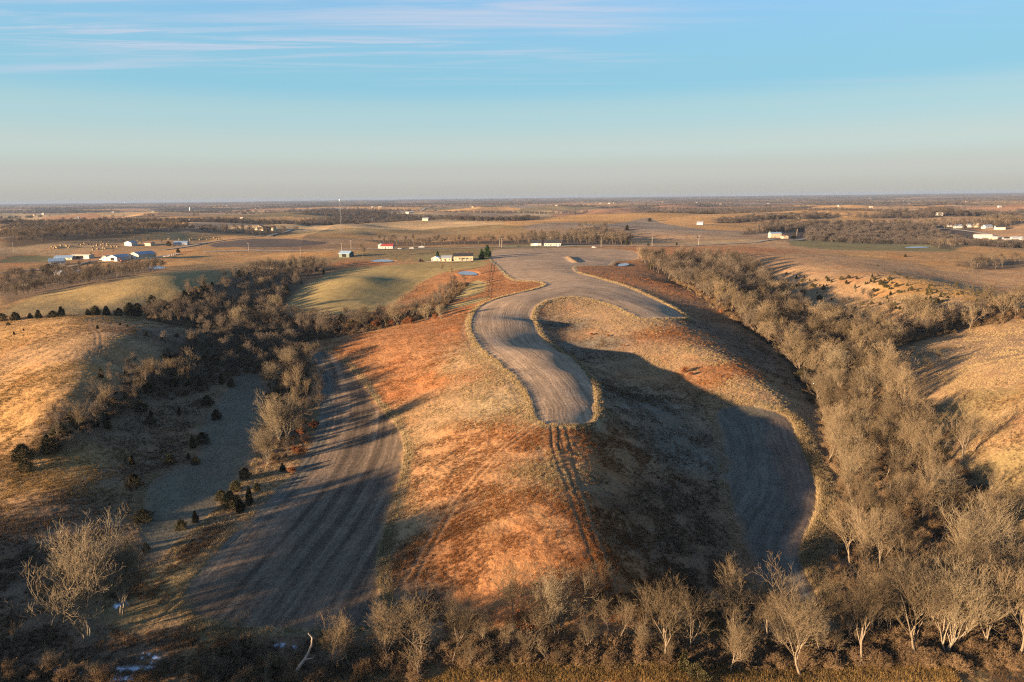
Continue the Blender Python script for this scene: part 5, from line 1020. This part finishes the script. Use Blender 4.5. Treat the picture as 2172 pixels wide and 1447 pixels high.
# ------------------------------------------------------------ say which one each repeat is
LM = [(150,1345,'the large pale tree at lower left'),(622,1410,'the bleached snag'),(270,1300,'the snow patches'),(1240,905,"the curved field's near end"),(1000,690,"the curved field's outer bend"),(880,1250,'the lower rust slope'),
 (1180,1345,'the tall forked tree'),(1480,1420,'the yellow green cedars'),(1700,1430,'the leaning tree'),(1950,1400,'the dark clearing'),(2065,1270,'the huge white limbed tree'),(1855,1260,"the blue grey field's near tip"),(1735,1050,"the blue grey field's right bend"),
 (1690,880,"the blue grey field's far end"),(1775,800,'the broad pale tree in the wood'),(1925,775,'the lone round tree'),(1660,780,'the end of the lit spur'),(1500,640,'the upper rust strips'),(1380,568,'the plateau field corner tree'),(1830,670,'the pasture hollow trees'),
 (2060,690,'the pasture hedge'),(2100,900,'the sunlit right pasture'),(1720,600,'the top of the cedar hollow'),(1950,630,'the brow of the right pasture'),(598,900,'the vase shaped tree'),(610,760,'the far end of the basin belt'),(640,740,'the top of the dark field'),
 (512,690,'the hedge head'),(430,760,'the upper basin'),(300,800,'the middle of the hedge'),(120,955,'the low end of the hedge'),(430,940,'the basin shrubs'),(330,1150,'the near end of the basin'),(510,1070,'the bush clump by the basin'),
 (200,675,'the brow of the gold hill'),(350,660,'the dip behind the gold hill'),(450,600,'the tip of the second hill'),(560,610,'the upper wooded draw'),(620,660,'the pale field corner'),(760,670,'the near edge of the pale field'),(940,640,'the mown strips'),(960,590,'the draw below the farmhouse'),
 (830,690,'the ridge tree row'),(166,580,'the grove shed'),(103,575,'the spruce'),(50,610,'the little brown shed'),(240,560,'the barns'),(278,519,'the white house by the bales'),(330,520,'the bale grove'),(410,512,'the blue roofed shed'),(180,515,'the lower bale field'),(125,520,'the wood beside the bales'),
 (1150,510,'the black roofed house'),(1000,510,'the belt behind the pines'),(1280,505,'the trees behind the white car'),(880,510,'the red roofed house'),(2100,560,'the right skyline hedge'),(1320,740,'the hollow under the curved field'),(1460,795,'the shaded hollow edge')]
NTH = ('nearest', 'second nearest', 'third nearest', 'fourth nearest', 'fifth nearest', 'sixth nearest', 'seventh nearest', 'eighth nearest', 'ninth nearest', 'tenth nearest')
SHORT = {'pale trees of the creek wood': 'pale creek wood tree', 'bare trees of the creek wood': 'bare creek wood tree', 'bare trees of the wooded draw': 'bare tree in the wooded draw', 'bare trees by the hollow farm': 'bare farmstead tree', 'bare trees of the distant belts': 'distant bare belt tree', 'bare trees of the hill hedge line': 'bare hedge tree',
 'bare trees of the basin belt': 'bare belt tree', 'bare trees of the pasture hedge': 'bare pasture hedge tree', 'rusty shrubs along the ridge tree row': 'rusty shrub', 'rusty shrubs of the basin belt': 'rusty belt shrub', 'lone rusty shrubs': 'lone rusty shrub', 'bare shrubs of the ditch thicket': 'bare ditch shrub',
 'saplings of the bottom wood edge': 'slim bare sapling', 'cedars dividing the gold hills': 'dark cedar in a row', 'cedars of the wooded draw': 'dark cedar edging the draw', 'cedars inside the wooded draw': 'dark cedar inside the draw', 'cedar bushes on the shaded hillside': 'dark cedar bush', 'dark bushes edging the basin': 'rounded dark bush',
 'small cedars on the gold hill': 'tiny dark cedar', 'small cedars on the right pasture': 'small brown cedar', 'cedars in the creek wood': 'dark creek wood cedar', 'cedars behind the plateau field': 'dark cedar', 'round bales in the field': 'round hay bale', 'tiny far farm buildings': 'tiny pale farm building'}
seen = {}
for o in list(col.objects):
    g = o.get('group')
    if g not in SHORT or o.parent: continue
    px, py, d = project(*o.location); q = min(LM, key=lambda m: ((m[0] - px)) ** 2 + ((m[1] - py) * 1.6) ** 2); dx, dy = px - q[0], (py - q[1]) * 1.6
    if g.startswith('tiny far'): base = 'tiny pale farm building on the %s far plain' % ('left', 'left middle', 'middle', 'right middle', 'right')[int(np.clip(px / 435, 0, 4))]
    else: base = '%s %s %s' % (SHORT[g], ('left of' if dx < 0 else 'right of') if abs(dx) > abs(dy) else ('behind' if dy < 0 else 'in front of'), q[2])
    if g == 'bare trees of the creek wood': hh = o.scale[0]; base = ('low ' if hh < .5 else 'tall ' if hh > .85 else 'middling ') + base
    seen.setdefault(base, []).append((d, o))
for base, L in seen.items():
    L.sort(key=lambda a: a[0])
    for i, (d, o) in enumerate(L): o['label'] = base if len(L) == 1 else ' '.join((base + ', ' + (NTH[i] if i < 10 else 'far one')).split()[:16])
